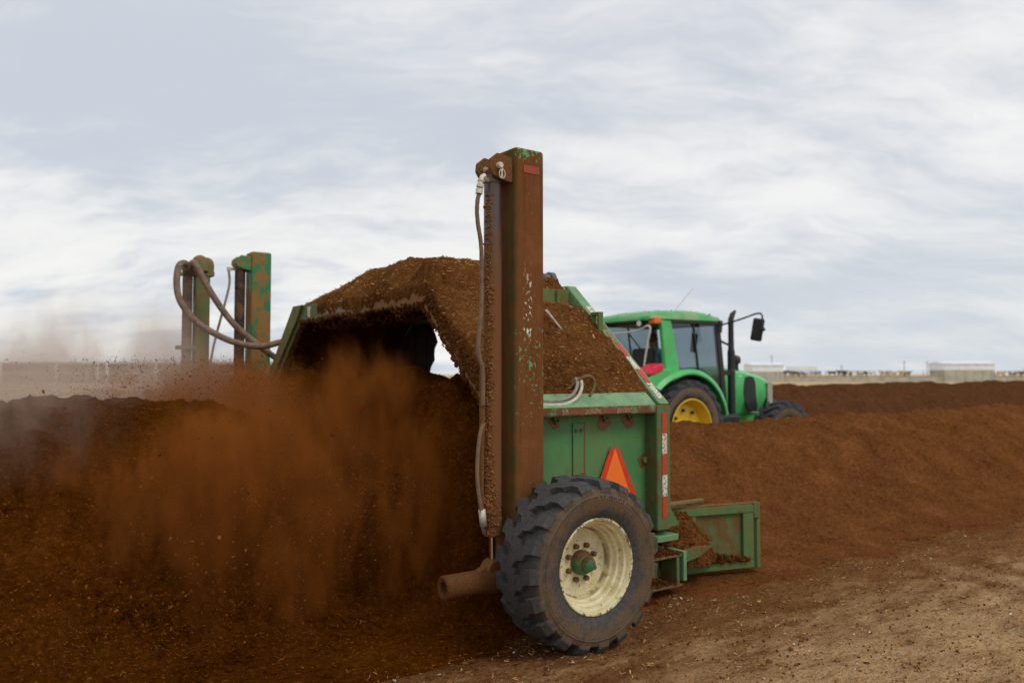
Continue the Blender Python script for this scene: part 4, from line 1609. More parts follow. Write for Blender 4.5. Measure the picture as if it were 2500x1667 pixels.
    for s in (-1, 1):
        bm = bmn()
        beam(bm, (.93, s * .75, 2.56), (1.13, s * .75, .95), .07, .11, (1, 0, 0))
        beam(bm, (.30, s * .785, 2.55), (.46, s * .785, 1.45), .03, .035, (1, 0, 0))
        beam(bm, (-.24, s * .79, 2.545), (.93, s * .79, 2.545), .03, .05)
        beam(bm, (-.02, s * .785, 1.66), (.46, s * .785, 1.46), .03, .05)
        beam(bm, (.46, s * .785, 1.46), (.80, s * .785, .98), .03, .05)
        P('door_frame', bm, M['black'], bevel=.008)
    bm = bmn()
    beam(bm, (-.50, -.75, 2.535), (-.50, .75, 2.535), .06, .06)
    P('window_header', bm, M['black'], bevel=.008)
    bm = bmn()
    beam(bm, (.95, -.75, 2.54), (.95, .75, 2.54), .05, .06)
    P('window_header', bm, M['black'], bevel=.008)
    # panes
    for s in (-1, 1):
        bm = bmn()
        prism(bm, [(-.22, 2.53), (.92, 2.53), (1.10, 1.02), (.80, 1.02), (.46, 1.49), (-.03, 1.69)], 'y', s * .765, s * .772)
        P('door_glass', bm, M['glass_dark'])
    bm = bmn()
    prism(bm, [(-.73, 1.62), (-.73, 2.50), (.73, 2.50), (.73, 1.62)], 'x', -.49, -.482)
    for v in bm.verts:
        if v.co.z < 2:
            v.co.x += .10
    P('rear_glass', bm, M['glass'])
    bm = bmn()
    prism(bm, [(-.71, 1.45), (-.71, 2.52), (.71, 2.52), (.71, 1.45)], 'x', .95, .957)
    for v in bm.verts:
        if v.co.z < 2:
            v.co.x += .12
    P('windscreen', bm, M['glass'])
    # lower rear wall and floor
    bm = bmn()
    box(bm, -.40, -.36, -.72, .72, 1.05, 1.62)
    P('rear_wall', bm, M['black'])
    bm = bmn()
    box(bm, -.36, 1.10, -.70, .70, 1.00, 1.06)
    P('cab_floor', bm, M['interior'])
    # roof
    bm = bmn()
    secs = [(-.72, .60, 2.555, 2.60), (-.66, .74, 2.545, 2.66), (-.3, .82, 2.545, 2.735), (.2, .83, 2.55, 2.765), (.7, .82, 2.555, 2.745), (.98, .79, 2.56, 2.70), (1.06, .70, 2.565, 2.64)]
    rings = []
    for x, hw, a, b in secs:
        prof = [(-hw + .03, a), (-hw, a + .03), (-hw * .97, (a + b) / 2 + .02), (-hw * .82, b - .02), (-hw * .4, b), (0, b + .004), (hw * .4, b), (hw * .82, b - .02), (hw * .97, (a + b) / 2 + .02), (hw, a + .03), (hw - .03, a)]
        rings.append([bm.verts.new((x, y, z)) for y, z in prof])
    for A, B in zip(rings, rings[1:]):
        for k in range(len(A)):
            bm.faces.new((A[k], A[(k + 1) % len(A)], B[(k + 1) % len(A)], B[k]))
    bm.faces.new(rings[0][::-1])
    bm.faces.new(rings[-1])
    rf = P('cab_roof', bm, M['roof_green'], smooth=50)
    bm = bmn()
    for i in range(70):
        x = random.uniform(-.5, .95)
        y = random.uniform(-.7, .3)
        r = random.uniform(.008, .022)
        ball(bm, (x, y, np.interp(x, [-.66, -.3, .2, .7, 1], [2.66, 2.735, 2.765, 2.745, 2.7]) - .03 * abs(y) ** 2 * 1.5), r, r, r * .6, 6)
    P('roof_crumbs', bm, M['litter'], rf)
    # lamps under the rear edge of the roof
    for y in (-.52, .52):
        bm = bmn()
        lathe(bm, [(-.70, 0), (-.70, .058), (-.66, .066), (-.60, .05), (-.58, 0)], (0, y, 2.505), 'x', 20)
        lp = P('work_lamp', bm, M['black'], smooth=40)
        bm = bmn()
        lathe(bm, [(-.709, 0), (-.707, .03), (-.701, .052)], (0, y, 2.505), 'x', 20)
        P('lamp_lens', bm, M['lamp'], lp, smooth=40)
    for s in (-1, 1):
        bm = bmn()
        box(bm, -.62, -.46, s * .72 - .075, s * .72 + .075, 2.49, 2.60)
        P('turn_signal', bm, M['orange'], bevel=.02)
    # white cord slung under the roof edge and down across the rear window
    bm = bmn()
    tube(bm, [(-.64, .70, 2.40), (-.64, .2, 2.37), (-.64, -.35, 2.385), (-.64, -.70, 2.455), (-.60, -.62, 2.2), (-.55, -.50, 1.9), (-.5, -.40, 1.62)], .016, 8, 5)
    P('white_cord', bm, M['white_post'], smooth=True)
    bm = bmn()
    tube(bm, [(-.50, -.05, 2.38), (-.47, -.30, 2.12), (-.44, -.52, 1.92)], .012, 6)
    P('wiper', bm, M['black'])
    bm = bmn()
    box(bm, -.545, -.50, .42, .53, 1.62, 2.42)
    P('pale_strip', bm, M['white_metal'])
    # fenders
    for s in (-1, 1):
        bm = bmn()
        A, B = [], []
        for a in np.linspace(R(12), R(140), 26):
            rr = .94 if a < R(110) else .94 + .05 * (a - R(110)) / R(18)
            cx_, cz_ = .0, .80
            row = []
            for (dr, y) in ((0, s * .56), (0.02, s * .99), (-.05, s * 1.03), (-.075, s * 1.02), (-.02, s * .975), (-.03, s * .56)):
                row.append(bm.verts.new((cx_ + (rr + dr) * math.cos(a), y, cz_ + (rr + dr) * math.sin(a))))
            A.append(row)
        for p, q in zip(A, A[1:]):
            for k in range(6):
                bm.faces.new((p[k], p[(k + 1) % 6], q[(k + 1) % 6], q[k]))
        bm.faces.new(A[0])
        bm.faces.new(A[-1][::-1])
        # inner guard plate
        fd = P('fender', bm, G, smooth=40)
        bm = bmn()
        pl = [(.92 * math.cos(a), .80 + .92 * math.sin(a)) for a in np.linspace(R(8), R(128), 20)] + [(-.35, 1.1), (.0, .95)]
        prism(bm, pl, 'y', s * .53, s * .555)
        P('inner_guard', bm, M['black'], fd)
        bm = bmn()
        prism(bm, [(-.90, 1.40), (-.70, 1.42), (-.42, 1.66), (-.44, 1.76), (-.60, 1.76), (-.84, 1.70), (-.94, 1.60)], 'y', s * .66, s * .98)
        P('fender_end', bm, G, fd, bevel=.03)
        bm = bmn()
        prism(bm, [(-.945, 1.66), (-.88, 1.78), (-.66, 1.85), (-.60, 1.80), (-.62, 1.73), (-.84, 1.655)], 'y', s * .70, s * .995)
        P('tail_light', bm, M['red_lens'], fd, bevel=.025, seg=3)
    # exhaust stack
    bm = bmn()
    lathe(bm, [(.90, .0), (.90, .066), (2.06, .066), (2.10, .060), (2.12, .052), (2.52, .048), (2.52, 0)], (1.40, -.68, 0), 'z', 20)
    ex = P('exhaust_stack', bm, M['black_matt'], smooth=35)
    bm = bmn()
    tube(bm, [(1.40, -.68, 2.5), (1.40, -.68, 2.64), (1.44, -.69, 2.74), (1.50, -.70, 2.80)], [.05, .05, .046, .02], 14)
    P('stack_tip', bm, M['black_matt'], ex, smooth=40)
    for a, b, w, h in (((1.05, -.70, 1.70), (1.38, -.68, 1.70), .05, .09), ((1.30, -.6, 1.1), (1.40, -.68, 1.1), .05, .06), ((1.05, -.72, 2.26), (1.40, -.70, 2.16), .03, .03)):
        bm = bmn()
        beam(bm, a, b, w, h)
        P('stack_bracket', bm, M['black'], ex)
    # air intake
    bm = bmn()
    lathe(bm, [(1.70, .05), (1.86, .05), (1.88, .085), (1.93, .095), (1.99, .085), (2.02, .05), (2.03, 0)], (2.03, -.27, .0), 'z', 20)
    P('air_intake', bm, M['black'], smooth=40)
    # mirror on its arm
    for s in (-1,):
        bm = bmn()
        tube(bm, [(1.0, s * .77, 2.52), (1.05, s * .95, 2.56), (1.10, s * 1.18, 2.62), (1.14, s * 1.42, 2.69), (1.155, s * 1.50, 2.69), (1.16, s * 1.53, 2.65), (1.165, s * 1.53, 2.42)], .016, 8)
        beam(bm, (.97, s * .78, 2.40), (1.0, s * .78, 2.60), .05, .08, (1, 0, 0))
        tube(bm, [(1.165, s * 1.50, 2.42), (1.165, s * 1.56, 2.42)], .032, 10)
        ma = P('mirror_arm', bm, M['black'], smooth=30)
        bm = bmn()
        obox(bm, Vector((1.16, s * 1.43, 2.42)), .07, .19, .38, Matrix.Rotation(R(12), 3, 'X') @ Matrix.Rotation(R(25), 3, 'Z'))
        P('mirror', bm, M['black'], ma, bevel=.03, seg=3)
    bm = bmn()
    obox(bm, Vector((.75, -.40, 2.22)), .04, .13, .33, Matrix.Rotation(R(8), 3, 'X'))
    P('inside_mirror', bm, M['black'], bevel=.02)
    bm = bmn()
    tube(bm, [(.35, -.3, 2.75), (.72, -.42, 3.17)], .005, 5)
    P('antenna', bm, M['grille'])
    # steps and tank under the door
    bm = bmn()
    box(bm, .88, 1.42, -.86, -.42, .52, .98)
    P('fuel_tank', bm, M['black'], bevel=.05)
    bm = bmn()
    box(bm, 1.38, 1.6, -.80, -.5, .80, .84)
    box(bm, 1.38, 1.6, -.82, -.52, .5, .54)
    P('cab_step', bm, M['trac_green'])
    # seat, wheel and console
    bm = bmn()
    box(bm, .0, .48, -.26, .26, 1.38, 1.52)
    st = P('seat', bm, M['interior'], bevel=.05)
    bm = bmn()
    prism(bm, [(-.12, 1.48), (.04, 1.48), (-.02, 2.12), (-.14, 2.12)], 'y', -.25, .25)
    P('backrest', bm, M['interior'], st, bevel=.05)
    bm = bmn()
    box(bm, .08, .4, -.2, .2, 1.06, 1.38)
    P('seat_base', bm, M['black'], st)
    bm = bmn()
    prism(bm, [(.84, 1.06), (1.02, 1.06), (1.0, 1.55), (.72, 1.70), (.66, 1.66)], 'y', -.18, .18)
    cs = P('console', bm, M['black'], bevel=.03)
    bm = bmn()
    c = Vector((.64, 0, 1.72))
    ring = []
    for a in np.linspace(0, 2 * math.pi, 25):
        ring.append(c + Vector((.10 * math.cos(a), .20 * math.sin(a), .16 * math.cos(a) * -1)))
    tube(bm, ring, .014, 8)
    P('steering_wheel', bm, M['black'], cs, smooth=True)
    return t


M['roof_green'] = simple('dusty_roof_green', (0.06, 0.39, 0.10), 0.4, 0, 0.12, 4, 0.42, (0.27, 0.36, 0.17))
TR = tractor()


# ---- the driver: one skinned figure seen through the rear window
def driver():
    me = bpy.data.meshes.new('person')
    J = {'pel': (.16, 0, 1.60), 'spine': (.13, 0, 1.78), 'chest': (.12, 0, 1.98), 'neck': (.14, 0, 2.13), 'head': (.16, 0, 2.22), 'crown': (.16, 0, 2.34),
         'shl': (.13, .19, 2.06), 'ell': (.28, .27, 1.82), 'wrl': (.52, .17, 1.76), 'hal': (.60, .14, 1.76),
         'shr': (.13, -.19, 2.06), 'elr': (.26, -.28, 1.82), 'wrr': (.50, -.19, 1.78), 'har': (.58, -.15, 1.78),
         'hipl': (.22, .10, 1.58), 'knl': (.62, .16, 1.60), 'anl': (.72, .16, 1.18), 'tol': (.86, .17, 1.10),
         'hipr': (.22, -.10, 1.58), 'knr': (.62, -.16, 1.60), 'anr': (.72, -.16, 1.18), 'tor': (.86, -.17, 1.10)}
    rad = {'pel': .15, 'spine': .145, 'chest': .16, 'neck': .062, 'head': .085, 'crown': .075, 'shl': .07, 'shr': .07, 'ell': .047, 'elr': .047, 'wrl': .034, 'wrr': .034,
           'hal': .04, 'har': .04, 'hipl': .1, 'hipr': .1, 'knl': .068, 'knr': .068, 'anl': .05, 'anr': .05, 'tol': .04, 'tor': .04}
    names = list(J)
    E = [('pel', 'spine'), ('spine', 'chest'), ('chest', 'neck'), ('neck', 'head'), ('head', 'crown'), ('chest', 'shl'), ('shl', 'ell'), ('ell', 'wrl'), ('wrl', 'hal'),
         ('chest', 'shr'), ('shr', 'elr'), ('elr', 'wrr'), ('wrr', 'har'), ('pel', 'hipl'), ('hipl', 'knl'), ('knl', 'anl'), ('anl', 'tol'), ('pel', 'hipr'), ('hipr', 'knr'), ('knr', 'anr'), ('anr', 'tor')]
    me.from_pydata([J[k] for k in names], [(names.index(a), names.index(b)) for a, b in E], [])
    o = bpy.data.objects.new('tmp', me)
    COL.objects.link(o)
    sk = o.modifiers.new('skin', 'SKIN')
    ss = o.modifiers.new('sub', 'SUBSURF')
    ss.levels = ss.render_levels = 2
    for k, v in zip(names, me.skin_vertices[0].data):
        v.radius = (rad[k], rad[k])
        v.use_root = k == 'pel'
    dg = bpy.context.evaluated_depsgraph_get()
    dg.update()
    body = bpy.data.meshes.new_from_object(o.evaluated_get(dg))
    bpy.data.objects.remove(o)
    body.name = 'person'
    body.materials.clear()
    for m in ('shirt', 'jeans', 'skin'):
        body.materials.append(M[m])
    for p in body.polygons:
        c = p.center
        i = 0
        if c.z > 2.12 or (c.x > .42 and c.z > 1.70):
            i = 2
        elif c.z < 1.66:
            i = 1
        p.material_index = i
        p.use_smooth = True
    d = bpy.data.objects.new('person', body)
    COL.objects.link(d)
    d.location = TR.location
    d.rotation_euler = TR.rotation_euler
    tag(d, 'person in a light blue shirt sitting in the cab of the green tractor', 'person')
    bm = bmn()
    ball(bm, (.145, 0, 2.295), .098, .088, .09, 14)
    for v in list(bm.verts):
        if v.co.z < 2.24 and v.co.x > .16 or v.co.x > .225 and v.co.z < 2.33:
            bm.verts.remove(v)
    obj('hair', bm, M['hair'], d, True)
    bm = bmn()
    ball(bm, (.245, 0, 2.25), .02, .014, .024, 8)
    for s in (-1, 1):
        ball(bm, (.155, s * .086, 2.25), .018, .010, .03, 8)
    obj('face_features', bm, M['skin'], d, True)


driver()


# ================================================================== BACKGROUND
def sheet_mat(name, col, per):
    m, n = new_mat(name)
    x, y, z = n.sep(n.coord())
    w = n.math('SINE', n.math('MULTIPLY', x, 2 * math.pi / per))
    a = n.noise(n.coord(), .8, 5, .6)
    n.surface(n.mix(n.step(a, .3, .7), tuple(c * .88 for c in col), col), .55, 0, n.bump(w, .6, .03), .4)
    return m


M['sheet_white'] = sheet_mat('white_ribbed_sheet', (0.90, 0.95, 1.0), .35)


def shed(x0, x1, y0, y1, zt, zm, label, group='white sheds on the horizon'):
    cx_, cy_ = (x0 + x1) / 2, (y0 + y1) / 2
    t = empty('farm_shed', (cx_, cy_, 0))
    tag(t, label, 'shed', group)
    L, D = (x1 - x0) / 2, (y1 - y0) / 2
    bm = bmn()
    box(bm, -L, L, -D, D, -.3, zm)
    obj('lower_wall', bm, M['concrete'], t)
    bm = bmn()
    box(bm, -L - .06, L + .06, -D - .06, D + .06, zm, zt - .25)
    obj('upper_wall', bm, M['sheet_white'], t)
    bm = bmn()
    prism(bm, [(-D - .3, zt - .25), (0, zt + .15), (D + .3, zt - .25), (D + .3, zt - .37), (-D - .3, zt - .37)], 'x', -L - .25, L + .25)
    obj('roof', bm, M['sheet_white'], t)
    bm = bmn()
    for k in np.linspace(-L + .6, L - .6, 6):
        box(bm, k - .07, k + .07, -D - .08, -D, -.2, zm - .05)
    obj('wall_ribs', bm, M['concrete'], t)
    return t


shed(93.2, 103.8, 171.5, 178, 4.25, 2.55, 'white-topped grey-walled shed standing alone at the right of the cattle pens')
shed(51.8, 58.4, 171.5, 178, 3.95, 2.2, 'white-topped grey-walled shed standing just beyond the tractor bonnet')


def shade(x0, x1, y0, z1, z0, label):
    t = empty('shade_roof', ((x0 + x1) / 2, y0, .95))
    tag(t, label, 'cattle shade', 'white cattle shades')
    L = (x1 - x0) / 2
    bm = bmn()
    vs = [(0 - 3.5, z0), (-3.5, z0 + .15), (3.5, z1), (3.5, z1 - .15)]
    prism(bm, [(a, b - .95) for a, b in vs], 'x', -L, L)
    obj('roof', bm, M['sheet_white'], t)
    bm = bmn()
    box(bm, -L + .05, L - .05, -3.62, -3.52, z0 - .95 + .35, z1 - .95 + .1)
    obj('front_sheet', bm, M['sheet_white'], t)
    for x in np.linspace(-L + .3, L - .3, 5):
        for y, zz in ((-3.3, z0), (3.3, z1 - .17)):
            bm = bmn()
            box(bm, x - .1, x + .1, y - .1, y + .1, 0, zz - .95)
            obj('post', bm, M['white_post'], t)


shade(64, 71.4, 190, 3.35, 2.0, 'white sloping cattle shade roof beside the shed beyond the bonnet')
shade(124, 136, 190, 3.3, 2.0, 'white sloping cattle shade roof at the far right edge')
shade(55.5, 57.9, 215, 4.0, 3.0, 'small pale shade roof peeping above the tractor bonnet')

bm = bmn()
box(bm, 45, 175, 179, 330, -.5, .95)
pen = obj('cattle_terrace', bm, M['ground'])
tag(pen, 'raised tan cattle terrace behind the long concrete wall', 'terrace', kind='structure')

wl = empty('concrete_wall', (110, 172, 0))
tag(wl, 'long low grey concrete feed wall in front of the cattle', 'wall')
bm = bmn()
box(bm, -51.5, 65, 0, .35, -.3, 1.08)
obj('wall_body', bm, M['concrete'], wl)
bm = bmn()
for x in np.arange(-51, 65, 3.0):
    box(bm, x - .1, x + .1, -.1, 0, -.3, 1.05)
obj('wall_ribs', bm, M['concrete'], wl)
bm = bmn()
box(bm, -51.5, 65, -.05, .40, 1.082, 1.22)
obj('straw_coping', bm, M['straw'], wl)

# pipe rail over the wall
rl = empty('pipe_rail', (110, 177, .95))
tag(rl, 'thin steel pipe rail along the front of the cattle pens', 'fence')
bm = bmn()
for z in (.75, 1.3):
    box(bm, -51, 65, -.03, .03, z, z + .07)
obj('rail', bm, M['pole'], rl)
for x in np.arange(-51, 65, 3.6):
    bm = bmn()
    box(bm, x - .05, x + .05, .035, .13, 0, 1.4)
    obj('post', bm, M['pole'], rl)

# pale strip of sheeting on the ground before the wall
bm = bmn()
vs = []
for i, x in enumerate(np.linspace(46, 92, 60)):
    vs.append((x, random.uniform(-.1, .1)))
prism(bm, [(x, 112 + 22 * (x - 46) / 46 + d) for x, d in vs] + [(x, 116 + 20 * (x - 46) / 46 - d) for x, d in reversed(vs)], 'z', -.05, .16)
sh = obj('white_sheeting', bm, M['white_metal'])
tag(sh, 'long pale strip of sheeting lying on the ground beyond the far windrow', 'ground sheet')


# cows
def cow_mesh():
    me = bpy.data.meshes.new('cow')
    J = {'hip': (-.65, 0, 1.22), 'mid': (0, 0, 1.12), 'chest': (.58, 0, 1.12), 'neck': (.86, 0, 1.32), 'poll': (1.12, 0, 1.46), 'nose': (1.44, 0, 1.24), 'tail': (-.86, 0, 1.25), 'tail2': (-.92, 0, .7),
         'hl': (-.60, .2, .86), 'hkl': (-.74, .2, .52), 'hfl': (-.66, .2, .06), 'hr': (-.60, -.2, .86), 'hkr': (-.74, -.2, .52), 'hfr': (-.66, -.2, .06),
         'fl': (.55, .2, .80), 'fkl': (.57, .2, .46), 'ffl': (.55, .2, .06), 'fr': (.55, -.2, .80), 'fkr': (.57, -.2, .46), 'ffr': (.55, -.2, .06)}
    rad = dict.fromkeys(J, .07)
    rad.update(hip=.33, mid=.38, chest=.36, neck=.2, poll=.14, nose=.09, tail=.05, tail2=.03, hl=.15, hr=.15, fl=.12, fr=.12, hkl=.075, hkr=.075)
    nm = list(J)
    E = [('hip', 'mid'), ('mid', 'chest'), ('chest', 'neck'), ('neck', 'poll'), ('poll', 'nose'), ('hip', 'tail'), ('tail', 'tail2'), ('hip', 'hl'), ('hl', 'hkl'), ('hkl', 'hfl'), ('hip', 'hr'), ('hr', 'hkr'), ('hkr', 'hfr'),
         ('chest', 'fl'), ('fl', 'fkl'), ('fkl', 'ffl'), ('chest', 'fr'), ('fr', 'fkr'), ('fkr', 'ffr')]
    me.from_pydata([J[k] for k in nm], [(nm.index(a), nm.index(b)) for a, b in E], [])
    o = bpy.data.objects.new('tmp', me)
    COL.objects.link(o)
    o.modifiers.new('skin', 'SKIN')
    s = o.modifiers.new('sub', 'SUBSURF')
    s.levels = s.render_levels = 1
    for k, v in zip(nm, me.skin_vertices[0].data):
        v.radius = (rad[k], rad[k])
        v.use_root = k == 'mid'
    dg = bpy.context.evaluated_depsgraph_get()
    dg.update()
    m = bpy.data.meshes.new_from_object(o.evaluated_get(dg))
    bpy.data.objects.remove(o)
    for p in m.polygons:
        p.use_smooth = True
    m.materials.clear()
    return m


base = cow_mesh()
kinds = []
for m in COWS:
    k = base.copy()
    k.materials.append(m)
    kinds.append(k)
names_c = ('black and white', 'mostly black', 'mostly white', 'tan')
spots = []
x = 60.5
while x < 128:
    x += random.uniform(.6, 1.7)
    if 92.8 < x < 104.6:
        continue
    spots.append((x, random.uniform(180.5, 190)))
for i, (x, y) in enumerate(spots):
    k = random.choice((0, 0, 1, 1, 2, 3))
    c = bpy.data.objects.new('cow', kinds[k])
    COL.objects.link(c)
    c.location = (x, y, .95)
    c.rotation_euler = (0, 0, random.choice((0, math.pi)) + random.uniform(-.7, .7))
    s = random.uniform(.88, 1.08)
    c.scale = (s, s, s)
    side = 'left of the right-hand shed' if x < 93 else 'right of the right-hand shed'
    tag(c, '%s cow in the far pen, %s' % (names_c[k], side), 'cow', '%s cows in the far pen, %s' % (names_c[k], side))

# utility poles
pole0 = None
for i, (px, zt, d, lab) in enumerate(((1884, 6.6, 230, 'thin utility pole rising behind the shed beyond the bonnet'), (2207, 5.3, 240, 'thin utility pole among the cattle pens, left one of the pair before the right-hand shed'),
                                      (2263, 5.1, 240, 'thin utility pole nearest the right-hand shed'), (2054, 3.9, 240, 'short thin pole above the middle of the cattle pens'))):
    X = (px - 1250) / 1944 * d
    t = empty('utility_pole', (X, d, .5))
    tag(t, lab, 'pole', 'thin poles beyond the pens')
    bm = bmn()
    lathe(bm, [(0, .13), (zt, .09)], (0, 0, 0), 'z', 8)
    obj('shaft', bm, M['pole'], t)
    bm = bmn()
    box(bm, -.5, .5, .1, .16, zt - .5, zt - .4)
    obj('crossarm', bm, M['pole'], t)


# long barn on the left
bn = empty('cattle_barn', (-78, 150, 0))
tag(bn, 'long low open-sided cattle barn behind the dust at the left', 'barn')
bm = bmn()
prism(bm, [(-.6, 3.45), (-.6, 3.75), (9, 4.1), (18, 3.75), (18, 3.45)], 'x', -60, 42)
obj('roof', bm, M['barn_low'], bn)
bm = bmn()
box(bm, -59.5, 41.5, .3, .5, 2.0, 3.449)
obj('curtain', bm, M['barn_wall'], bn)
bm = bmn()
box(bm, -59.5, 41.5, .25, .5, 1.55, 1.95)
obj('rail_band', bm, M['barn_low'], bn)
bm = bmn()
box(bm, -59.5, 41.5, .35, .6, -.2, 1.55)
obj('lower_wall', bm, M['barn_wall2'] if 'barn_wall2' in M else M['barn_wall'], bn)
for px in (3, 138, 264, 382, 240, -120, 508, 634):
    X = (px - 1250) / 1944 * 149.4
    w = .24 if px != 240 else .12
    bm = bmn()
    box(bm, X + 78 - w, X + 78 + w, -.85, -.61, -.2, 3.72)
    obj('post', bm, M['white_post'], bn)

# bushes along the barn: a ragged dark hedge line on the horizon
def hedge(x0, x1, y, h, label):
    t = empty('hedge', ((x0 + x1) / 2, y, 0))
    tag(t, label, 'hedge')
    n_ = 1400
    px_ = rng.uniform(-(x1 - x0) / 2, (x1 - x0) / 2, n_)
    pz = rng.uniform(0, 1, n_) ** .8 * h * (.65 + .35 * np.sin(px_ * .9) ** 2 + .2 * vnoise(px_ * .4, 1.0))
    pos = np.stack((px_, rng.uniform(-1.5, 1.5, n_), pz), -1)
    dims = np.stack((rng.uniform(.3, .8, n_), rng.uniform(.3, .7, n_), rng.uniform(.05, .2, n_)), -1)
    chips_obj('foliage', pos, dims, M['hedge'], 0, t)


M['hedge'] = simple('dull_green_leaves', (0.07, 0.075, 0.04), .9, 0, .4, 1.2)
hedge(-78, -45, 240, 4.1, 'ragged dull green hedge on the left horizon beyond the barn')


# ================================================================== LITTER
def scatter_on(U, V, Z, n, lo, hi, mask, mat, name, label, flat=.75, lift=.006, cat='litter'):
    k = rng.integers(0, U.size, n * 4)
    u, v, z = U.ravel()[k], V.ravel()[k], Z.ravel()[k]
    ok = mask(u, v, z)
    u, v, z = u[ok][:n], v[ok][:n], z[ok][:n]
    u = u + rng.normal(size=len(u)) * .012
    v = v + rng.normal(size=len(u)) * .012
    P = Wn(u, v, z + lift)
    L = rng.uniform(lo, hi, len(u)) ** 1
    d = np.stack((L, L * rng.uniform(.12, .35, len(u)), L * rng.uniform(.06, .2, len(u))), -1)
    o = chips_obj(name, P, d, mat, flat)
    tag(o, label, cat, kind='stuff')


scatter_on(BU, BV, BZ, 12000, .004, .022, lambda u, v, z: (u > -1.8) & (v < 6.9) & (z > .0), M['bark'], 'bark_slivers', 'slivers of bark and straw in the turned windrow')
scatter_on(AU, AV, AZ, 9000, .006, .024, lambda u, v, z: (u < 13) & (v < 6.7) & (z > 0), M['thrown'], 'bark_slivers', 'slivers of bark in the windrow ahead')
scatter_on(HU, HV, HZ, 3800, .006, .030, lambda u, v, z: (v < 8.3), M['straw'], 'straw_slivers', 'pale straw slivers in the compost lying on the turner', lift=.003)


def ground_litter():
    n = 30000
    # denser close to the camera
    Y = 2.0 + 9.5 * rng.uniform(0, 1, n) ** 1.6
    X = rng.uniform(-.75, .75, n) * Y
    U = X * CU + Y * SU
    V = -X * SU + Y * CU
    ok = (V < 4.6)
    U, V = U[ok], V[ok]
    Zs = np.zeros(len(U)) + .012 * fbm(U * 0.9, V * 1.6, 0, 3) + 0.014 * fbm(U * 3.1, V * 5.2, 2, 4, 0.6) + .004
    P = Wn(U, V, Zs)
    kind = rng.uniform(0, 1, len(U))
    for lo_, hi_, mat, nm, lab, a, b in ((0, .42, M['litter'], 'compost_crumbs', 'dark crumbs of compost strewn over the yard', .003, .013), (.42, .992, M['straw'], 'straw_litter', 'pale straw bits strewn over the yard', .005, .026),
                                         (.992, 1, M['stone'], 'pebbles', 'small pale pebbles scattered on the yard', .006, .016)):
        s = (kind >= lo_) & (kind < hi_)
        L = rng.uniform(a, b, s.sum())
        f = (.5, 1.0, .4, .8) if nm != 'straw_litter' else (.1, .3, .08, .2)
        d = np.stack((L, L * rng.uniform(f[0], f[1], len(L)), L * rng.uniform(f[2], f[3], len(L))), -1)
        tag(chips_obj(nm, P[s], d, mat, .75), lab, 'litter', kind='stuff')


ground_litter()


# clods lying about
def clods():
    spots = [(1612, 1630, .020), (1335, 1645, .017), (1877, 1617, .018), (2415, 1388, .024), (2300, 1430, .016), (1930, 1585, .015), (1610, 1672, .016)]
    p = R(2.37)
    for i, (x, y, r) in enumerate(spots):
        a, b = (x - 1250) / 1944.4, (833.5 - y) / 1944.4
        d = Vector((a, math.cos(p) - b * math.sin(p), math.sin(p) + b * math.cos(p)))
        q = d * (-EYE / d.z)
        bm = bmn()
        bmesh.ops.create_icosphere(bm, subdivisions=3, radius=1)
        for v in bm.verts:
            n_ = float(fbm(v.co.x * 1.5 + i * 7, v.co.y * 1.5, v.co.z * 1.5, 3))
            v.co *= r * (1 + .35 * n_)
            v.co.z *= .55
        o = obj('compost_clod', bm, M['litter'], None, True)
        o.location = (q.x, q.y, r * .4)
        tag(o, 'dark clod of compost lying on the tan ground', 'clod', 'dark clods on the ground')


clods()


# ================================================================== THROWN COMPOST AND DUST
def thrown():
    n = 90000
    # sprayed rearward and up from the drum: ballistic fans, bunched into gusts
    gust = np.concatenate((rng.uniform(4.4, 8.5, 20), rng.uniform(8.0, 9.0, 6)))
    g = rng.integers(0, 26, n)
    v = gust[g] + rng.normal(size=n) * .22
    a = np.radians(38 + 26 * np.sin(gust[g] * 5.3) + rng.normal(size=n) * 13)
    sp = 3.4 + 1.2 * np.sin(gust[g] * 3.1) + rng.normal(size=n) * .8
    tt = rng.uniform(0, 1, n) ** .8 * .75
    u = 2.95 - sp * np.cos(a) * tt
    z = .75 + sp * np.sin(a) * tt - 4.9 * tt * tt
    v = v + rng.normal(size=n) * .3 * tt
    ok = (z > .04) & (z < 1.75) & (u > -.7) & (v > 4.2) & (v < 8.9)
    pos = Wn(u[ok], v[ok], z[ok])
    L = rng.uniform(.003, .009, len(pos)) * np.where(rng.uniform(0, 1, len(pos)) < .05, 1.9, 1)
    d = np.stack((L, L * rng.uniform(.3, .9, len(pos)), L * rng.uniform(.3, .7, len(pos))), -1)
    o = chips_obj('flying_compost', pos, d, M['thrown'], 0)
    tag(o, 'spray of brown compost bits flying out behind the turner', 'compost spray', kind='stuff')


thrown()


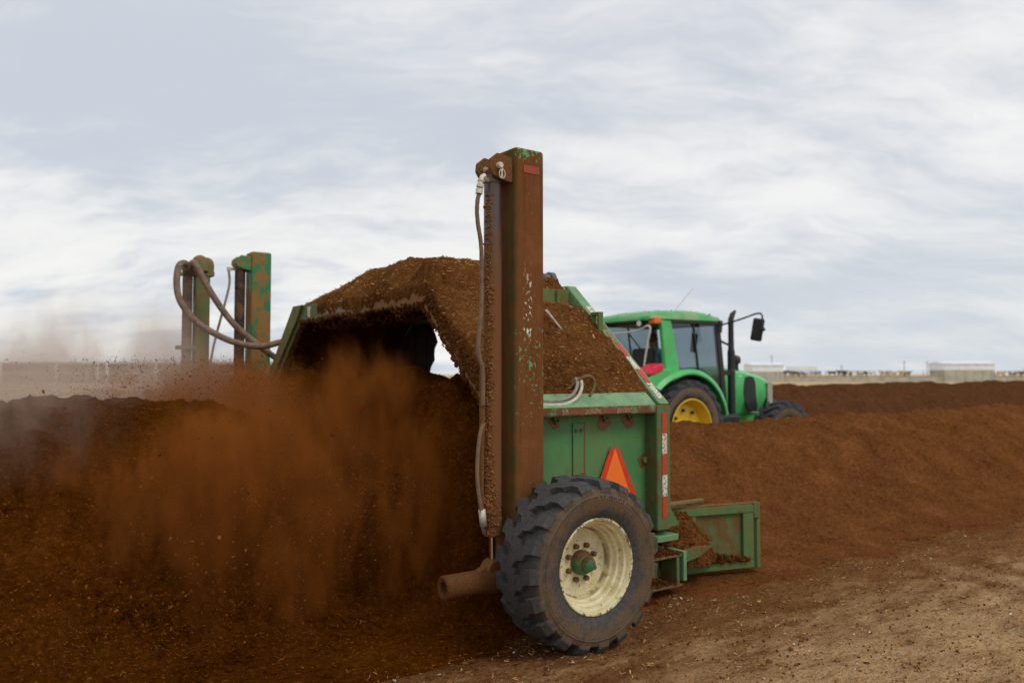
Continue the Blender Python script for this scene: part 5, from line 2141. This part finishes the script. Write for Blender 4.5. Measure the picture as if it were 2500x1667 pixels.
def dust(name, label, lo, hi, lobes, color, dens, nscale, stretch, thr, aniso=0.2, step=0.25, base=.2):
    """a closed block of air in the frame of the work; lobes: (u,v,z, ru,rv,rz, weight)"""
    c = [(a + b) / 2 for a, b in zip(lo, hi)]
    bm = bmn()
    box(bm, lo[0] - c[0], hi[0] - c[0], lo[1] - c[1], hi[1] - c[1], lo[2] - c[2], hi[2] - c[2])
    m = bpy.data.materials.new(name)
    m.use_nodes = True
    n = N(m.node_tree)
    p = n.coord()
    tot = None
    for (u, v, z, ru, rv, rz, w) in lobes:
        q = n.vmath('DIVIDE', n.vmath('SUBTRACT', p, (u - c[0], v - c[1], z - c[2])), (ru, rv, rz))
        f = n.math('MULTIPLY', n.step(n.vmath('LENGTH', q), 1.0, 0.15), w)
        tot = f if tot is None else n.math('MAXIMUM', tot, f)
    nz = n.noise(n.mapping(p, loc=(2.3, 7.1, 4.4), rot=(0, R(-28), 0), scale=stretch), nscale, 4, .62, .4)
    low = n.step(n.noise(n.mapping(p, loc=(5.1, 2.2, 9.4), rot=(0, R(-20), 0), scale=(1, 1, .6)), nscale * .42, 2, .5), .34, .66)
    wisp = n.noise(n.mapping(p, loc=(9.3, 1.1, 0.4), rot=(0, R(-35), R(10)), scale=(1.3, 1.3, .48)), nscale * 2.6, 3, .6, .6)
    # broad billows first, then finer noise eats their rims
    eat = n.math('ADD', n.math('MULTIPLY', n.math('SUBTRACT', 1.0, low), .26), n.math('ADD', n.math('MULTIPLY', n.math('SUBTRACT', 1.0, nz), .5), n.math('MULTIPLY', n.math('SUBTRACT', 1.0, wisp), .55)))
    edge = n.math('SUBTRACT', tot, n.math('MULTIPLY', eat, thr))
    k = n.step(edge, -0.05, 0.85)
    k = n.math('MULTIPLY', k, n.step(nz, .36, .68, base, 1.0))
    k = n.math('MULTIPLY', k, n.step(wisp, .36, .64, .25, 1.7))
    k = n.math('MULTIPLY', k, dens)
    vs = n.new('ShaderNodeVolumePrincipled')
    vs.inputs['Color'].default_value = (*color, 1)
    vs.inputs['Anisotropy'].default_value = aniso
    n.put(vs.inputs['Density'], k)
    o = n.new('ShaderNodeOutputMaterial')
    n.nt.links.new(vs.outputs[0], o.inputs['Volume'])
    m.cycles.volume_step_rate = step
    ob = obj(name, bm, m)
    ob.location = W(c[0], c[1], c[2])
    ob.rotation_euler = (0, 0, TH)
    tag(ob, label, 'dust', kind='stuff')


dust('dust_cloud', 'thick brown dust billowing behind the windrow turner', (-2.0, 3.9, .02), (2.92, 11, 2.7),
     [(2.65, 5.5, 1.0, 1.1, 1.3, 1.65, 1.15), (2.2, 8.5, .95, 1.5, 2.3, 1.65, 1.1), (2.25, 6.9, .9, 1.3, 1.9, 1.55, 1.05), (2.5, 4.75, .7, 1.2, 1.1, 1.35, 1.05), (1.7, 5.2, .75, 1.9, 1.8, 1.6, .98), (1.75, 6.9, 1.1, 1.8, 2.5, 1.4, .98), (1.2, 5.9, .6, 2.8, 2.6, 1.5, .84)],
     (0.43, 0.142, 0.027), 11.5, 2.2, (1.0, .9, .55), 1.0, 0.0, 0.28, .09)
dust('dust_haze', 'thin pale dust drifting off behind the pile at the left', (-2.5, 4.0, .25), (2.7, 16, 4.2),
     [(1.4, 10.2, .6, 3.4, 7.5, 3.5, 1.1), (1.7, 9.2, .8, 1.6, 3.4, 2.3, 1.1), (.25, 6.2, 1.3, 2.0, 2.3, 1.05, .92)],
     (0.80, 0.62, 0.49), 1.25, 1.5, (1.0, .8, .3), .85, 0.2, 0.42, .2)
